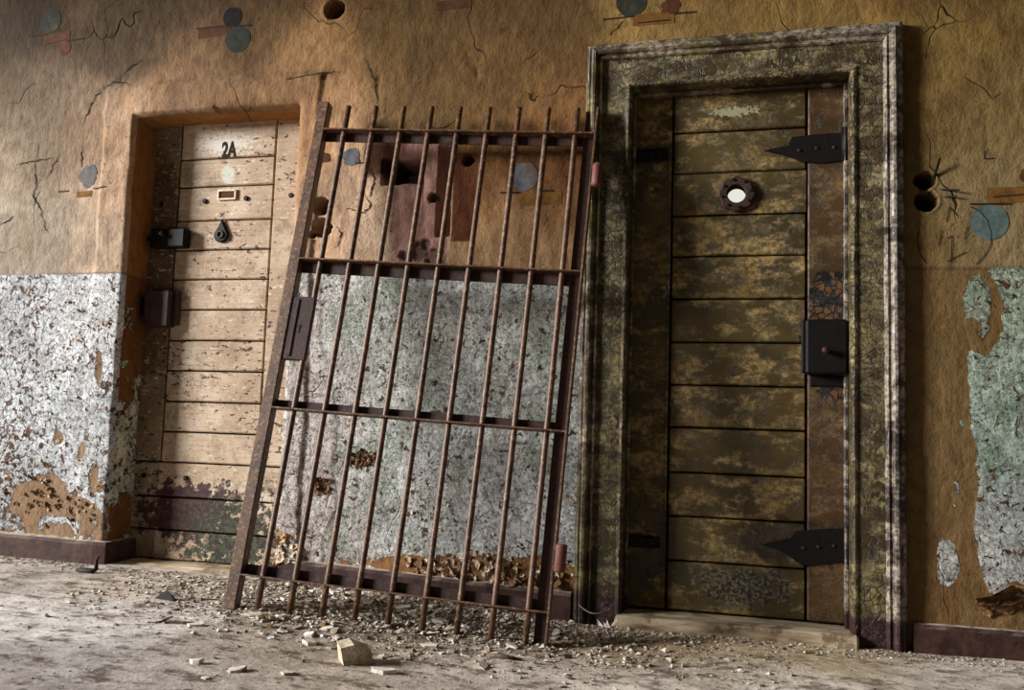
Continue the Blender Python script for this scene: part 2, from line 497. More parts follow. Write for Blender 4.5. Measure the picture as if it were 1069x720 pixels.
def mat_metal(key, name, a, b, c, rough, spec=0.4, metal=0.0, sc=1.0):
    n = NT(name); P = n.objco()
    k = n.noise(14 * sc, 7, 0.7, P); f = n.noise(70 * sc, 5, 0.7, P)
    col = n.mix(n.mr(k, 0.38, 0.62), a, b)
    col = n.mix(n.mr(f, 0.5, 0.66), col, c)
    M[key] = n.done(col, rough, n.bump(n.m('MULTIPLY_ADD', f, 0.6, k), 0.55, 0.003), metal, spec)
mat_metal('rust', 'brown_rusted_iron', lc(60, 38, 23), lc(90, 60, 38), lc(134, 100, 72), 0.5, 0.5)
mat_metal('rust_dark', 'dark_red_rusted_iron', lc(36, 18, 13), lc(52, 28, 20), lc(70, 44, 34), 0.6, 0.35)
mat_metal('black', 'blackened_iron', lc(8, 6, 5), lc(13, 9, 7), lc(20, 14, 10), 0.6, 0.2)
mat_metal('barrel', 'pinkish_primed_hinge', lc(112, 66, 56), lc(92, 50, 42), lc(72, 38, 28), 0.6, 0.35)
mat_metal('brass', 'pale_label_frame_metal', lc(206, 190, 158), lc(176, 154, 118), lc(120, 96, 66), 0.45, 0.5)
mat_metal('stone', 'pale_plaster_rubble', lc(206, 198, 186), lc(184, 172, 158), lc(150, 134, 116), 0.9, 0.2)
mat_metal('stone_w', 'white_plaster_rubble', lc(222, 216, 206), lc(204, 196, 184), lc(180, 168, 152), 0.9, 0.2)
mat_metal('stone_b', 'brown_stone', lc(140, 112, 76), lc(112, 88, 56), lc(150, 128, 96), 0.9, 0.2)
mat_metal('stone_c', 'cream_brown_stone', lc(206, 196, 176), lc(176, 156, 126), lc(140, 114, 80), 0.9, 0.2, sc=1.5)
mat_metal('char', 'black_shard', lc(22, 18, 16), lc(34, 28, 25), lc(48, 40, 36), 0.7, 0.3)
mat_metal('brick', 'orange_brick_fragment', lc(178, 112, 84), lc(150, 88, 64), lc(200, 150, 122), 0.9, 0.2)
mat_metal('grit', 'grey_brown_grit', lc(150, 138, 124), lc(112, 98, 84), lc(184, 172, 156), 0.95, 0.15)
mat_metal('twig', 'dark_dry_wood', lc(70, 54, 42), lc(96, 78, 62), lc(120, 102, 84), 0.85, 0.2)
mat_metal('wire', 'dull_wire', lc(112, 100, 84), lc(88, 76, 62), lc(130, 120, 104), 0.6, 0.4)
mat_metal('flake', 'curled_paint_flake', lc(206, 196, 182), lc(178, 148, 112), lc(150, 108, 68), 0.8, 0.25)
mat_metal('flake_b', 'brown_paint_flake', lc(104, 72, 42), lc(78, 50, 28), lc(146, 118, 84), 0.8, 0.25)

def mat_base():
    n = NT('maroon_baseboard_paint')
    s = n.sep(n.t.nodes.new('ShaderNodeNewGeometry').outputs['Normal'])
    k = n.noise(18, 6, .7)
    col = n.mix(n.mr(k, .38, .62), lc(44, 22, 18), lc(66, 42, 34))
    col = n.mix(n.mr(n.noise(60, 5, .7), .58, .66), col, lc(36, 20, 20))
    dust = n.m('MULTIPLY', n.mr(s[2], 0.5, 0.8), n.mr(n.noise(26, 6, .7), .3, .55))
    col = n.mix(dust, col, lc(182, 168, 152))
    M['base'] = n.done(col, 0.75, n.bump(k, 0.7, 0.005), spec=0.3)
mat_base()

def mat_sill():
    n = NT('worn_threshold')
    k = n.noise(1.0, 6, .65, n.scale(n.pos, (6, 30, 30)))
    col = n.ramp(k, [(0.3, lc(96, 76, 52)), (0.5, lc(168, 150, 124)), (0.7, lc(198, 184, 160))])
    col = n.mix(n.mr(n.noise(9, 6, .7), .52, .62, 0, .7), col, lc(84, 62, 40))
    M['sill'] = n.done(col, 0.85, n.bump(k, 0.6, 0.006), spec=0.2)
mat_sill()

def mat_floor():
    n = NT('dusty_concrete')
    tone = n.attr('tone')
    ms = n.sep(n.attr('mask'))                    # r grit amount
    a = n.noise(11, 8, .7); b = n.noise(45, 6, .75); c = n.noise(2.2, 5, .6)
    st = n.noise(1.0, 7, .68, n.scale(n.pos, (9, 16, 9)))
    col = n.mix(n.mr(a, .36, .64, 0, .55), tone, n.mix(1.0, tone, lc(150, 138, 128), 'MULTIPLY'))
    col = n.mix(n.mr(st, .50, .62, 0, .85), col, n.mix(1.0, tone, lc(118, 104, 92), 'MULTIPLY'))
    col = n.mix(n.mr(b, .56, .66, 0, .7), col, lc(78, 66, 56))
    col = n.mix(n.m('MULTIPLY', n.mr(b, .36, .44, 1, 0), .5), col, lc(214, 208, 200))
    gr = n.mr(n.noise(120, 4, .7), .45, .62)
    col = n.mix(n.m('MULTIPLY', n.m('MULTIPLY', gr, ms[0]), .8), col, lc(66, 52, 42))
    h = n.m('ADD', n.m('MULTIPLY', a, .5), n.m('MULTIPLY', b, n.m('MULTIPLY_ADD', ms[0], 1.2, .5)))
    M['floor'] = n.done(col, 0.92, n.bump(h, 0.9, 0.009), spec=0.2)
mat_floor()

def flat(key, name, rgb, rough=0.85, var=0.35, thin=None):
    n = NT(name)
    k = n.noise(40, 6, .7); k2 = n.noise(9, 5, .65)
    c = lc(*rgb)
    d = tuple(x * (1 - var) for x in c[:3]) + (1,)
    col = n.mix(n.mr(k, .4, .62), c, d)
    col = n.mix(n.mr(k2, .48, .66, 0, .45), col, thin if thin else d)
    M[key] = n.done(col, rough, n.bump(k, .5, .002), spec=0.2)
flat('m_blue', 'faded_grey_blue_wall_paint', (44, 49, 41), thin=lc(84, 72, 52))
flat('m_blue2', 'faded_lilac_blue_wall_paint', (92, 92, 98), thin=lc(110, 92, 72))
flat('m_teal', 'teal_grey_wall_paint', (86, 102, 100), thin=lc(104, 100, 80))
flat('m_red', 'faded_red_wall_paint', (80, 42, 25), thin=lc(98, 62, 34))
flat('m_ochre', 'ochre_wall_paint', (112, 76, 32), thin=lc(92, 58, 26))
flat('m_brown', 'red_brown_wall_paint', (78, 46, 26), thin=lc(78, 54, 28))
flat('m_black', 'black_wall_paint', (24, 22, 20))
flat('m_line', 'thin_dark_painted_line', (40, 30, 22))
flat('cellplaster', 'cell_plaster', (170, 150, 116))
flat('ceil', 'grey_slab_plaster', (150, 138, 120))
nt = NT('bright_cell_window_daylight')
nt.b.inputs['Emission Color'].default_value = (1.0, 0.98, 0.86, 1)
nt.b.inputs['Emission Strength'].default_value = 0.8
M['pane'] = nt.done((0.8, 0.8, 0.75), 0.3)

# ================================================================== THE WALL
XL, XR, ZT = -2.462, -1.700, 1.888            # doorway of the plain recessed door
FXL, FXR, FZT = -0.395, 0.415, 1.91           # rough opening of the framed door
RECESS = 0.15

def snap_axis(a, b, step, ext_lo, ext_hi, snaps):
    g = list(np.linspace(a, b, int(round((b - a) / step)) + 1))
    for s_ in snaps:
        i = int(np.argmin(np.abs(np.array(g) - s_))); g[i] = s_
    return np.array(list(ext_lo) + g + list(ext_hi))
xs = snap_axis(-3.36, 1.06, 0.0062, np.linspace(-4.6, -3.42, 20), np.linspace(1.12, 2.2, 18), (XL, XR, FXL, FXR))
zs = snap_axis(-0.06, 2.56, 0.0062, [-0.16], [2.62, 2.70, 2.8], (ZT, FZT))
GX, GZ = np.meshgrid(xs, zs)                   # [nz, nx]
nz_, nx_ = GX.shape

def wall_fields(x, z):
    """relief y (negative = towards the room), cover, flake, soot and colours of the wall surface at x, z"""
    y = 0.010 * fbm(x, z, 0.7, 11, 3) + 0.0045 * fbm(x, z, 0.16, 12, 3) + 0.0022 * fbm(x, z, 0.04, 13, 2)
    darken = np.zeros_like(x); flake = np.zeros_like(x); cover = np.zeros_like(x)
    rag = 0.018 * fbm(x, z, 0.12, 21, 4)
    # raised plaster band round the plain doorway
    a = W(109, 93); b = W(332, 77)
    top = np.interp(x, [a[0], b[0]], [a[1], b[1]])
    band = sstep(-0.012, 0.012, x - (a[0] + 0.02) + rag) * sstep(-0.012, 0.006, top - z + rag) * sstep(-.01, .01, -1.60 - x + rag)
    y = y - 0.011 * band
    gro = np.exp(-((z - top + rag * .6) / 0.008) ** 2) * (x < -1.5) * (x > a[0])
    y = y + 0.006 * gro
    darken = np.maximum(darken, 0.35 * gro * sstep(-.2, .5, fbm(x, z, .2, 22, 3)))
    # dado height of the lower paint (differs from bay to bay)
    dado = np.interp(x, [-3.2, -2.46, -1.66, -0.56, -0.5, 0.55, 0.92], [1.213, 1.214, 1.213, 1.150, 1.19, 1.196, 1.192])
    low = sstep(-0.004, 0.004, dado - z + 0.1 * rag)
    dl = np.exp(-((z - dado) / 0.0045) ** 2)
    darken = np.maximum(darken, 0.55 * dl * sstep(-.5, .2, fbm(x, z, .15, 23, 3)) * ((x < -2.4) | (x > .5)))
    left, right = x < -2.40, x > 0.3
    mid = ~left & ~right
    H = np.clip(z, 0, 2)
    cl = 0.90 - 0.48 * sstep(0.48, 0.12, H) + 0.02
    e1 = W(128, 300)[0]
    cl = np.where(left, cl - 0.0, cl)
    cm = 0.97 - 0.55 * sstep(0.17, 0.09, H) - 0.25 * sstep(.45, .15, H) * sstep(-0.9, -0.6, x)
    # bay right of the framed door: mostly bare brown plaster, green-white sheet at the far right
    bx = np.interp(z, [0.05, 0.25, 0.35, 0.55, 0.7, 0.85, 0.95, 1.1, 1.2],
                   [W(1045, 640)[0], W(1022, 600)[0], W(1016, 560)[0], W(1022, 520)[0], W(1015, 470)[0], W(1012, 425)[0], W(1045, 385)[0], W(1050, 330)[0], W(1030, 290)[0]])
    rag2 = rag + 0.012 * fbm(x, z, .035, 29, 3)
    cr = np.clip(0.5 + (x - bx - 0.9 * rag2) / 0.03, 0, 0.94) * sstep(0.13, 0.17, z + 0.6 * rag)
    def patch(px, py, rx, rz):
        c = W(px, py)
        return np.exp(-(((x - c[0]) / rx) ** 2 + ((z - c[1]) / rz) ** 2) ** 2)
    cr = np.maximum(cr, 0.95 * patch(989, 586, 0.034, 0.075))
    cr = np.maximum(cr, 0.78 * patch(1020, 325, 0.05, 0.12))
    cr = np.maximum(cr, 0.60 * patch(1019, 380, 0.03, 0.07))
    cr = np.maximum(cr, 0.55 * patch(998, 515, 0.016, 0.06))
    cr = np.maximum(cr, 0.50 * patch(1003, 450, 0.014, 0.07))
    cover = np.where(left, cl, np.where(right, cr, cm)) * low
    # the strip beside the doorway edge and the smoother patch behind the gate
    flake = np.where(left, 0.75 + 0.4 * sstep(0.9, 0.2, H), np.where(mid, 0.25, 0.45)) * low
    sb = np.interp(z, [0.0, .2, .32, .45, .6, .75, .95, 1.2], [W(335, 600)[0], W(338, 560)[0], W(352, 520)[0], W(345, 490)[0], W(352, 440)[0], W(350, 390)[0], W(334, 350)[0], W(334, 300)[0]])
    strip = sstep(.006, -.006, x - sb - 0.8 * rag) * mid * (x < -1.2)
    y = y - 0.0035 * strip * low
    darken = np.maximum(darken, 0.6 * np.exp(-((x - sb - .8 * rag - .004) / .0045) ** 2) * mid * low * (x < -1.2) * sstep(-.4, .2, fbm(x, z, .1, 24, 3)))  # edge shadow of the raised strip painted as a dark line
    flake = flake * (1 - 0.9 * strip)
    flake = np.where(left, flake * (0.45 + 0.75 * sstep(W(90, 400)[0], W(20, 400)[0], x)), flake)
    cover = np.where(strip > .5, np.maximum(cover, .97 * low), cover)
    # scraped brown bits low on the left bay
    for (px, py, rx, rz, s_) in ((50, 512, .10, .07, .8), (28, 520, .06, .06, .7), (85, 470, .03, .05, .6), (60, 455, .03, .04, .5), (75, 530, .14, .04, .7), (105, 380, .02, .10, .45), (100, 490, .025, .10, .5),
                                 (335, 505, .016, .03, .7), (374, 478, .03, .016, .7), (520, 590, .22, .05, .55), (435, 590, .16, .045, .55), (290, 565, .03, .06, .5), (455, 432, .04, .03, .4), (585, 330, .03, .05, .35)):
        cover = cover - s_ * patch(px, py, rx, rz) * low
    cover = np.clip(cover, 0, 1)
    y = y - 0.002 * sstep(0.5, 0.6, cover)
    # ----- upper plaster: pink patch with niche, slot and rough holes
    def rect(px0, py0, px1, py1, soft=0.006, r=0.35):
        p0, p1 = W(px0, (py0 + py1) / 2), W(px1, (py0 + py1) / 2)
        q0, q1 = W((px0 + px1) / 2, py1), W((px0 + px1) / 2, py0)
        return (sstep(-soft, soft, x - p0[0] + r * rag) * sstep(-soft, soft, p1[0] - x + r * rag)
                * sstep(-soft, soft, z - q0[1] + r * rag) * sstep(-soft, soft, q1[1] - z + r * rag))
    pink = rect(412, 140, 470, 274, .012, .8)
    niche = rect(400, 166, 440, 191, .004, .35)
    slot = rect(457, 152, 471, 246, .003, .25)
    y = y + 0.24 * niche + 0.045 * slot + 0.004 * pink + 0.006 * pink * fbm(x, z, .05, 41, 3)
    y = y + 0.010 * rect(385, 150, 412, 182, .02, 1.0)
    darken = np.maximum(darken, 0.55 * niche)  # darker tone inside the niche
    brn = rect(473, 160, 497, 252, .004, .2)
    y = y + 0.003 * brn
    def hole(px, py, rpx, depth, rim=0.0, sk=0.85):
        nonlocal y, darken
        c = W(px, py); c2 = W(px + rpx, py); r = abs(c2[0] - c[0])
        d = np.hypot(x - c[0], z - c[1]) / r + 0.10 * fbm(x, z, 0.03, 51, 2)
        y = y + depth * sstep(1.06, 0.86, d) - rim * np.exp(-((d - 1.15) / 0.12) ** 2)
        darken = np.maximum(darken, sk * sstep(1.02, 0.86, d))  # near-black tone inside the hole
    hole(349, 9, 10, 0.13)
    hole(337, 216, 8, 0.26); hole(337, 238, 9, 0.26); hole(327, 246, 3.5, 0.03)
    hole(965, 188, 11, 0.13, .005); hole(967, 209, 12, 0.13, .005)
    hole(452, 206, 5, 0.02); hole(489, 167, 6, 0.035)
    hole(303, 160, 0.1, 0.0)
    for (px, py, r_, dp) in ((437, 262, 10, .014), (452, 268, 9, .012), (421, 266, 5, .012), (445, 255, 6, .01)):
        hole(px, py, r_, dp, .004, .5)
    # blown-off plaster scabs high up
    for (px, py, sx, sz) in ((487, 62, .05, .03), (530, 32, .03, .015), (500, 70, .02, .04), (345, 78, .07, .02), (395, 85, .012, .07), (560, 100, .05, .02), (940, 10, .05, .03), (905, 15, .03, .03), (128, 84, .03, .015), (400, 122, .06, .025)):
        p = patch(px, py, sx, sz)
        y = y + 0.007 * p * (0.4 + fbm(x, z, .03, 61, 3))
        darken = np.maximum(darken, 0.25 * p * sstep(0.0, .5, fbm(x, z, .04, 62, 3)))
    # ----- colours
    up = rbf(x, z, [(20, 30, (66, 46, 20)), (120, 40, (92, 66, 30)), (250, 40, (98, 70, 32)), (430, 50, (106, 78, 36)), (560, 60, (112, 82, 38)), (700, 15, (148, 116, 58)), (850, 10, (150, 116, 54)), (1000, 60, (118, 92, 38)),
                    (30, 100, (112, 88, 60)), (30, 150, (150, 126, 98)), (30, 240, (170, 150, 126)), (90, 230, (176, 150, 122)), (70, 130, (138, 110, 78)), (105, 140, (180, 138, 96)), (125, 200, (186, 142, 102)), (125, 270, (180, 146, 112)), (220, 100, (154, 110, 64)), (320, 90, (150, 110, 64)), (330, 140, (184, 142, 102)),
                    (345, 250, (196, 156, 120)), (370, 200, (190, 156, 124)), (400, 240, (194, 168, 142)), (430, 130, (124, 94, 52)), (500, 110, (116, 84, 40)), (540, 180, (120, 78, 36)), (520, 260, (178, 138, 94)), (560, 250, (180, 142, 96)), (590, 120, (122, 82, 40)), (590, 200, (140, 90, 46)),
                    (970, 110, (116, 88, 36)), (1040, 120, (146, 118, 64)), (1050, 200, (152, 128, 82)), (970, 260, (140, 110, 58)), (1060, 260, (152, 128, 88))], 0.11)
    pat = sstep(-.15, .5, fbm(x, z, .22, 77, 5, .6))
    up = up * (0.72 + 0.40 * pat[..., None])
    ds = 0.10 + 0.26 * sstep(-1.4, -2.6, x)[..., None]
    up = up * (1 - ds) + (up @ np.array([.3, .59, .11]))[..., None] * np.array([1.0, .97, .92]) * ds
    pinkc = lin((160, 122, 112)); brnc = lin((92, 50, 26))
    up = up * (1 - pink[..., None]) + pinkc * pink[..., None]
    up = up * (1 - brn[..., None]) + brnc * brn[..., None]
    rr = rect(384, 150, 412, 182, .02, 1.0)[..., None]
    up = up * (1 - rr) + lin((74, 42, 24)) * rr
    lowu = rbf(x, z, [(50, 400, (140, 112, 84)), (50, 520, (172, 142, 112)), (450, 450, (158, 128, 98)), (450, 600, (170, 118, 70)), (970, 330, (132, 106, 64)), (970, 450, (126, 98, 54)), (975, 600, (130, 102, 60)), (1040, 500, (140, 114, 80))], 0.3)
    lowu = lowu * np.where(right, 0.72, 0.62)[..., None]
    under = up * (1 - low[..., None]) + lowu * low[..., None]
    paint = rbf(x, z, [(20, 330, (206, 210, 216)), (60, 450, (206, 212, 218)), (100, 350, (222, 224, 226)), (90, 500, (216, 220, 222)), (20, 500, (196, 200, 204)),
                       (320, 320, (222, 218, 214)), (330, 480, (220, 212, 206)), (320, 580, (214, 206, 198)), (380, 330, (196, 196, 190)), (420, 380, (188, 192, 182)), (500, 350, (198, 200, 196)), (560, 360, (190, 196, 186)), (480, 430, (198, 202, 198)), (520, 520, (206, 206, 206)), (440, 520, (206, 206, 204)), (580, 450, (202, 206, 202)), (400, 450, (204, 204, 202)),
                       (1055, 400, (178, 200, 180)), (1040, 460, (186, 204, 190)), (1050, 560, (196, 206, 204)), (1020, 320, (206, 206, 184)), (1062, 320, (168, 192, 168)), (990, 585, (226, 220, 212))], 0.14)
    paint = paint * np.where(mid, 0.80, np.where(left, 0.72, 0.66))[..., None] * (0.86 + 0.30 * sstep(-.4, .4, fbm(x, z, .13, 78, 5, .6)))[..., None]
    stc = strip[..., None] * 0.8
    paint = paint * (1 - stc) + lin((184, 174, 168)) * stc
    pk = sstep(.05, .5, fbm(x, z, .2, 79, 4))[..., None] * (mid & (strip < .5))[..., None] * .5
    paint = paint * (1 - pk) + lin((168, 156, 152)) * pk
    gm = (1 - strip) * sstep(0.0, 0.5, fbm(x, z, 0.16, 71, 4)) * mid * low
    paint = paint * (1 - 0.55 * gm[..., None]) + lin((126, 142, 120)) * 0.55 * gm[..., None]
    gr = sstep(0.2, 0.6, fbm(x, z, 0.14, 72, 4)) * right * low
    paint = paint * (1 - 0.6 * gr[..., None]) + lin((92, 122, 94)) * 0.6 * gr[..., None]
    return y, cover, flake, darken, under, paint

def edge_dist(x, z):                         # distance outside the plain doorway (0 at its edge)
    dx = np.maximum(np.maximum(XL - x, x - XR), 0.0)
    dz = np.maximum(z - ZT, 0.0)
    return dx, dz

Yw, cov, flk, drk, und, pnt = wall_fields(GX, GZ)
dx, dz = edge_dist(GX, GZ)
near = np.exp(-np.hypot(dx, dz) / 0.03)
rad = np.where(GX > (XL + XR) / 2, 0.040, 0.016)
d = np.minimum(np.hypot(dx, dz), rad)
rnd = rad - np.sqrt(np.maximum(rad ** 2 - (rad - d) ** 2, 0.0))
in1 = (GX > XL - 1e-6) & (GX < XR + 1e-6) & (GZ < ZT + 1e-6)
Yw = Yw + rnd
Yw = np.where(in1, rad, Yw)                    # boundary ring sits at the rounded depth
wobx = 0.007 * fbm(GZ, GX * 0, 0.22, 81, 3) * np.exp(-dx / 0.06) * (GZ < ZT + .05)
wobz = 0.005 * fbm(GX, GZ * 0, 0.25, 82, 3) * np.exp(-dz / 0.06) * (GX > XL - .05) * (GX < XR + .05) * np.exp(-dx / .06)
inside_x = (GX > XL - .12) & (GX < XR + .12)
PXg = GX + wobx * inside_x
PZg = GZ + wobz
# quads, leaving both doorways open
cx = 0.5 * (GX[:-1, :-1] + GX[:-1, 1:]); cz = 0.5 * (GZ[:-1, :-1] + GZ[1:, :-1])
keep = ~((cx > XL) & (cx < XR) & (cz < ZT)) & ~((cx > FXL) & (cx < FXR) & (cz < FZT))
ids = np.arange(nz_ * nx_).reshape(nz_, nx_)
Q = np.stack([ids[:-1, :-1], ids[:-1, 1:], ids[1:, 1:], ids[1:, :-1]], -1)[keep]
V = np.stack([PXg, Yw, PZg], -1).reshape(-1, 3)
A_mask = np.stack([cov, flk, drk], -1).reshape(-1, 3)
A_und = und.reshape(-1, 3); A_pnt = pnt.reshape(-1, 3)
# the reveals of the plain doorway
def reveal(edge_idx, nrm, seed, und_c, pnt_c, low_cov):
    global V, Q, A_mask, A_und, A_pnt
    e = V[edge_idx]; k = 28; n = len(e)
    ys = np.linspace(0, 1, k)
    base = len(V)
    along = e[:, 2] if abs(nrm[0]) > 0.5 else e[:, 0]
    Yg = e[None, :, 1] + ys[:, None] * (RECESS + 0.07 - e[None, :, 1])
    AL = np.broadcast_to(along[None], Yg.shape)
    dsp = 0.006 * fbm(AL, Yg, 0.10, seed, 4) * np.minimum(ys * 4, 1)[:, None] - 0.0
    P = np.stack([np.broadcast_to(e[None, :, 0], Yg.shape) + nrm[0] * dsp, Yg, np.broadcast_to(e[None, :, 2], Yg.shape) + nrm[1] * dsp], -1)
    V = np.concatenate([V, P.reshape(-1, 3)])
    g = base + np.arange(k * n).reshape(k, n)
    Qn = np.stack([g[:-1, :-1], g[:-1, 1:], g[1:, 1:], g[1:, :-1]], -1).reshape(-1, 4)
    Q = np.concatenate([Q, Qn])
    Zg = P[..., 2]
    low = sstep(1.213 + .004, 1.213 - .004, Zg)
    cv = low_cov(Zg, Yg) * low
    A_mask = np.concatenate([A_mask, np.stack([cv, 0.8 * low, 0 * low], -1).reshape(-1, 3)])
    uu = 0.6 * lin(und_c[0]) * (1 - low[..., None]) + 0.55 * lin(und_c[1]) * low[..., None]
    A_und = np.concatenate([A_und, uu.reshape(-1, 3)])
    A_pnt = np.concatenate([A_pnt, np.broadcast_to(lin(pnt_c), uu.shape).reshape(-1, 3)])
iL = int(np.argmin(np.abs(xs - XL))); iR = int(np.argmin(np.abs(xs - XR))); jT = int(np.argmin(np.abs(zs - ZT)))
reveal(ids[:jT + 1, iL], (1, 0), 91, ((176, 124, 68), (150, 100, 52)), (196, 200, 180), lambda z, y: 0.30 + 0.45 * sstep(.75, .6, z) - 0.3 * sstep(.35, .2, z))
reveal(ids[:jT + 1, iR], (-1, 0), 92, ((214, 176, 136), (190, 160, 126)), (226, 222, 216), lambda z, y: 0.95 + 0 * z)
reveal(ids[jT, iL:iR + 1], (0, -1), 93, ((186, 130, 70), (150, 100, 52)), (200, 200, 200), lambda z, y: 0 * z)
me = fast_mesh('wall_back', V, Q, {'mask': A_mask, 'under': A_und, 'paint': A_pnt})
wall = link('wall_back', me, M['wall'])
tag(wall, 'stained ochre plaster wall with flaking pale paint on its lower half', 'wall', kind='structure')
Ygrid = Yw.copy()

def wall_y(x, z):                                # bilinear relief of the wall
    x = np.asarray(x, float); z = np.asarray(z, float)
    i = np.clip(np.searchsorted(xs, x) - 1, 0, nx_ - 2); j = np.clip(np.searchsorted(zs, z) - 1, 0, nz_ - 2)
    fx = np.clip((x - xs[i]) / (xs[i + 1] - xs[i]), 0, 1); fz = np.clip((z - zs[j]) / (zs[j + 1] - zs[j]), 0, 1)
    return (Ygrid[j, i] * (1 - fx) + Ygrid[j, i + 1] * fx) * (1 - fz) + (Ygrid[j + 1, i] * (1 - fx) + Ygrid[j + 1, i + 1] * fx) * fz

# ------------------------------------------------------------------ painted marks on the plaster (conforming paint films)
def film(name, XX, ZZ, mat, lift=0.0016):
    nr, nc = XX.shape
    YY = wall_y(XX, ZZ) - lift
    Vp = np.stack([XX, YY, ZZ], -1).reshape(-1, 3)
    g = np.arange(nr * nc).reshape(nr, nc)
    Qp = np.stack([g[:-1, :-1], g[:-1, 1:], g[1:, 1:], g[1:, :-1]], -1).reshape(-1, 4)
    mp = fast_mesh(name, Vp, Qp)
    return link(name, mp, mat, wall)
def disc(px, py, rpx, mat, worn=0.06, squash=1.0):
    c = W(px, py); r = abs(W(px + rpx, py)[0] - c[0])
    th = np.linspace(0, 2 * math.pi, 49); rr = np.linspace(0, 1, 9)
    T, R_ = np.meshgrid(th, rr)
    wob = 1 + worn * fbm(np.cos(T) * 2 + px, np.sin(T) * 2 + py, 0.8, 5, 2)
    wob[:, -1] = wob[:, 0]
    film('painted_disc', c[0] + R_ * r * wob * np.cos(T), c[1] + R_ * r * wob * squash * np.sin(T), mat, 0.0018)
def bar(name, p, q, hpx, mat, lift=0.0016):
    a, b = W(*p), W(*q)
    h = abs(W(p[0], p[1] + hpx)[1] - a[1])
    n = max(4, int(np.hypot(*(b - a)) / 0.008)); k = max(2, int(h / 0.008) + 1)
    s_ = np.linspace(0, 1, n)[None, :]; t = np.linspace(-.5, .5, k)[:, None]
    film(name, a[0] + (b[0] - a[0]) * s_ + 0 * t, a[1] + (b[1] - a[1]) * s_ + t * h, mat, lift)
disc(53, 22, 10.5, M['m_blue']); bar('painted_bar', (46, 42), (73, 36), 9, M['m_brown']); bar('painted_line', (30, 38), (50, 36), 1.3, M['m_line'], .002); bar('painted_line', (70, 43), (88, 40), 1.3, M['m_line'], .002); disc(68, 50, 6, M['m_red'])
disc(243, 18, 9.5, M['m_black']); bar('painted_bar', (207, 35), (241, 30), 11, M['m_brown']); disc(248, 41, 12.5, M['m_blue']); bar('painted_line', (205, 30), (262, 26), 1.4, M['m_line'], .002)
disc(92, 184, 9.5, M['m_blue2'], .25); bar('painted_bar', (80, 203), (96, 202), 6, M['m_ochre']); bar('painted_line', (60, 200), (72, 199), 1.3, M['m_line'], .002); bar('painted_line', (98, 197), (113, 195.5), 1.3, M['m_line'], .002)
disc(659, 2, 16, M['m_blue']); disc(700, 7, 9, M['m_red'], .3); bar('painted_bar', (661, 21), (704, 18), 12, M['m_ochre']); bar('painted_line', (629, 20), (662, 17), 1.6, M['m_line'], .002); bar('painted_line', (704, 14.5), (727, 12.5), 1.6, M['m_line'], .002); bar('painted_line', (666, 24), (700, 21), 1.4, M['m_line'], .0024)
disc(1033, 232, 20.5, M['m_teal'], .05); bar('painted_bar', (1030, 204), (1069, 203), 16, M['m_ochre']); disc(1074, 184, 10, M['m_red'], .1); bar('painted_line', (1012, 213), (1056, 213), 1.6, M['m_line'], .002); bar('painted_line', (1036, 206), (1069, 203), 1.2, M['m_line'], .0024)
disc(547, 184, 15, M['m_blue2'], .1); bar('painted_bar', (543, 208), (586, 206), 13, M['m_ochre']); bar('painted_line', (522, 201), (543, 200.5), 1.5, M['m_line'], .002); bar('painted_line', (563, 199), (578, 198.5), 1.5, M['m_line'], .002)
disc(367, 164, 9, M['m_blue2'], .25); bar('painted_line', (372, 170.5), (382, 170), 1.3, M['m_line'], .002); bar('painted_bar', (455, 6), (492, 2), 10, M['m_brown'])
disc(340, 165, 5, M['m_red'], .3)
# scratched arc and letters beside the twin holes
def scratch(pts):
    P = np.array([W(*p) for p in pts]); t = np.linspace(0, len(P) - 1, 8 * len(P))
    i = np.clip(t.astype(int), 0, len(P) - 2); f = (t - i)[:, None]
    C = P[i] * (1 - f) + P[i + 1] * f
    T = np.gradient(C, axis=0); T /= np.linalg.norm(T, axis=1)[:, None] + 1e-9
    Nn = np.stack([-T[:, 1], T[:, 0]], -1) * 0.0014
    film('scratch', np.stack([C[:, 0] + Nn[:, 0], C[:, 0] - Nn[:, 0]]), np.stack([C[:, 1] + Nn[:, 1], C[:, 1] - Nn[:, 1]]), M['m_line'], .0022)
scratch([(999 + 14, 216), (1022, 220), (1031, 230), (1035, 243), (1034, 256), (1028, 267), (1019, 276)])
scratch([(959, 240), (957, 252), (960, 265), (967, 275)])
scratch([(988, 232), (991, 216), (999, 225)]); scratch([(980, 256), (983, 240)]); scratch([(993, 274), (994, 246), (988, 249)]); scratch([(1007, 250), (1010, 236)]); scratch([(989, 273), (1008, 263)])
scratch([(1027, 166), (1028, 157)]); scratch([(1027, 166), (1039, 165)])

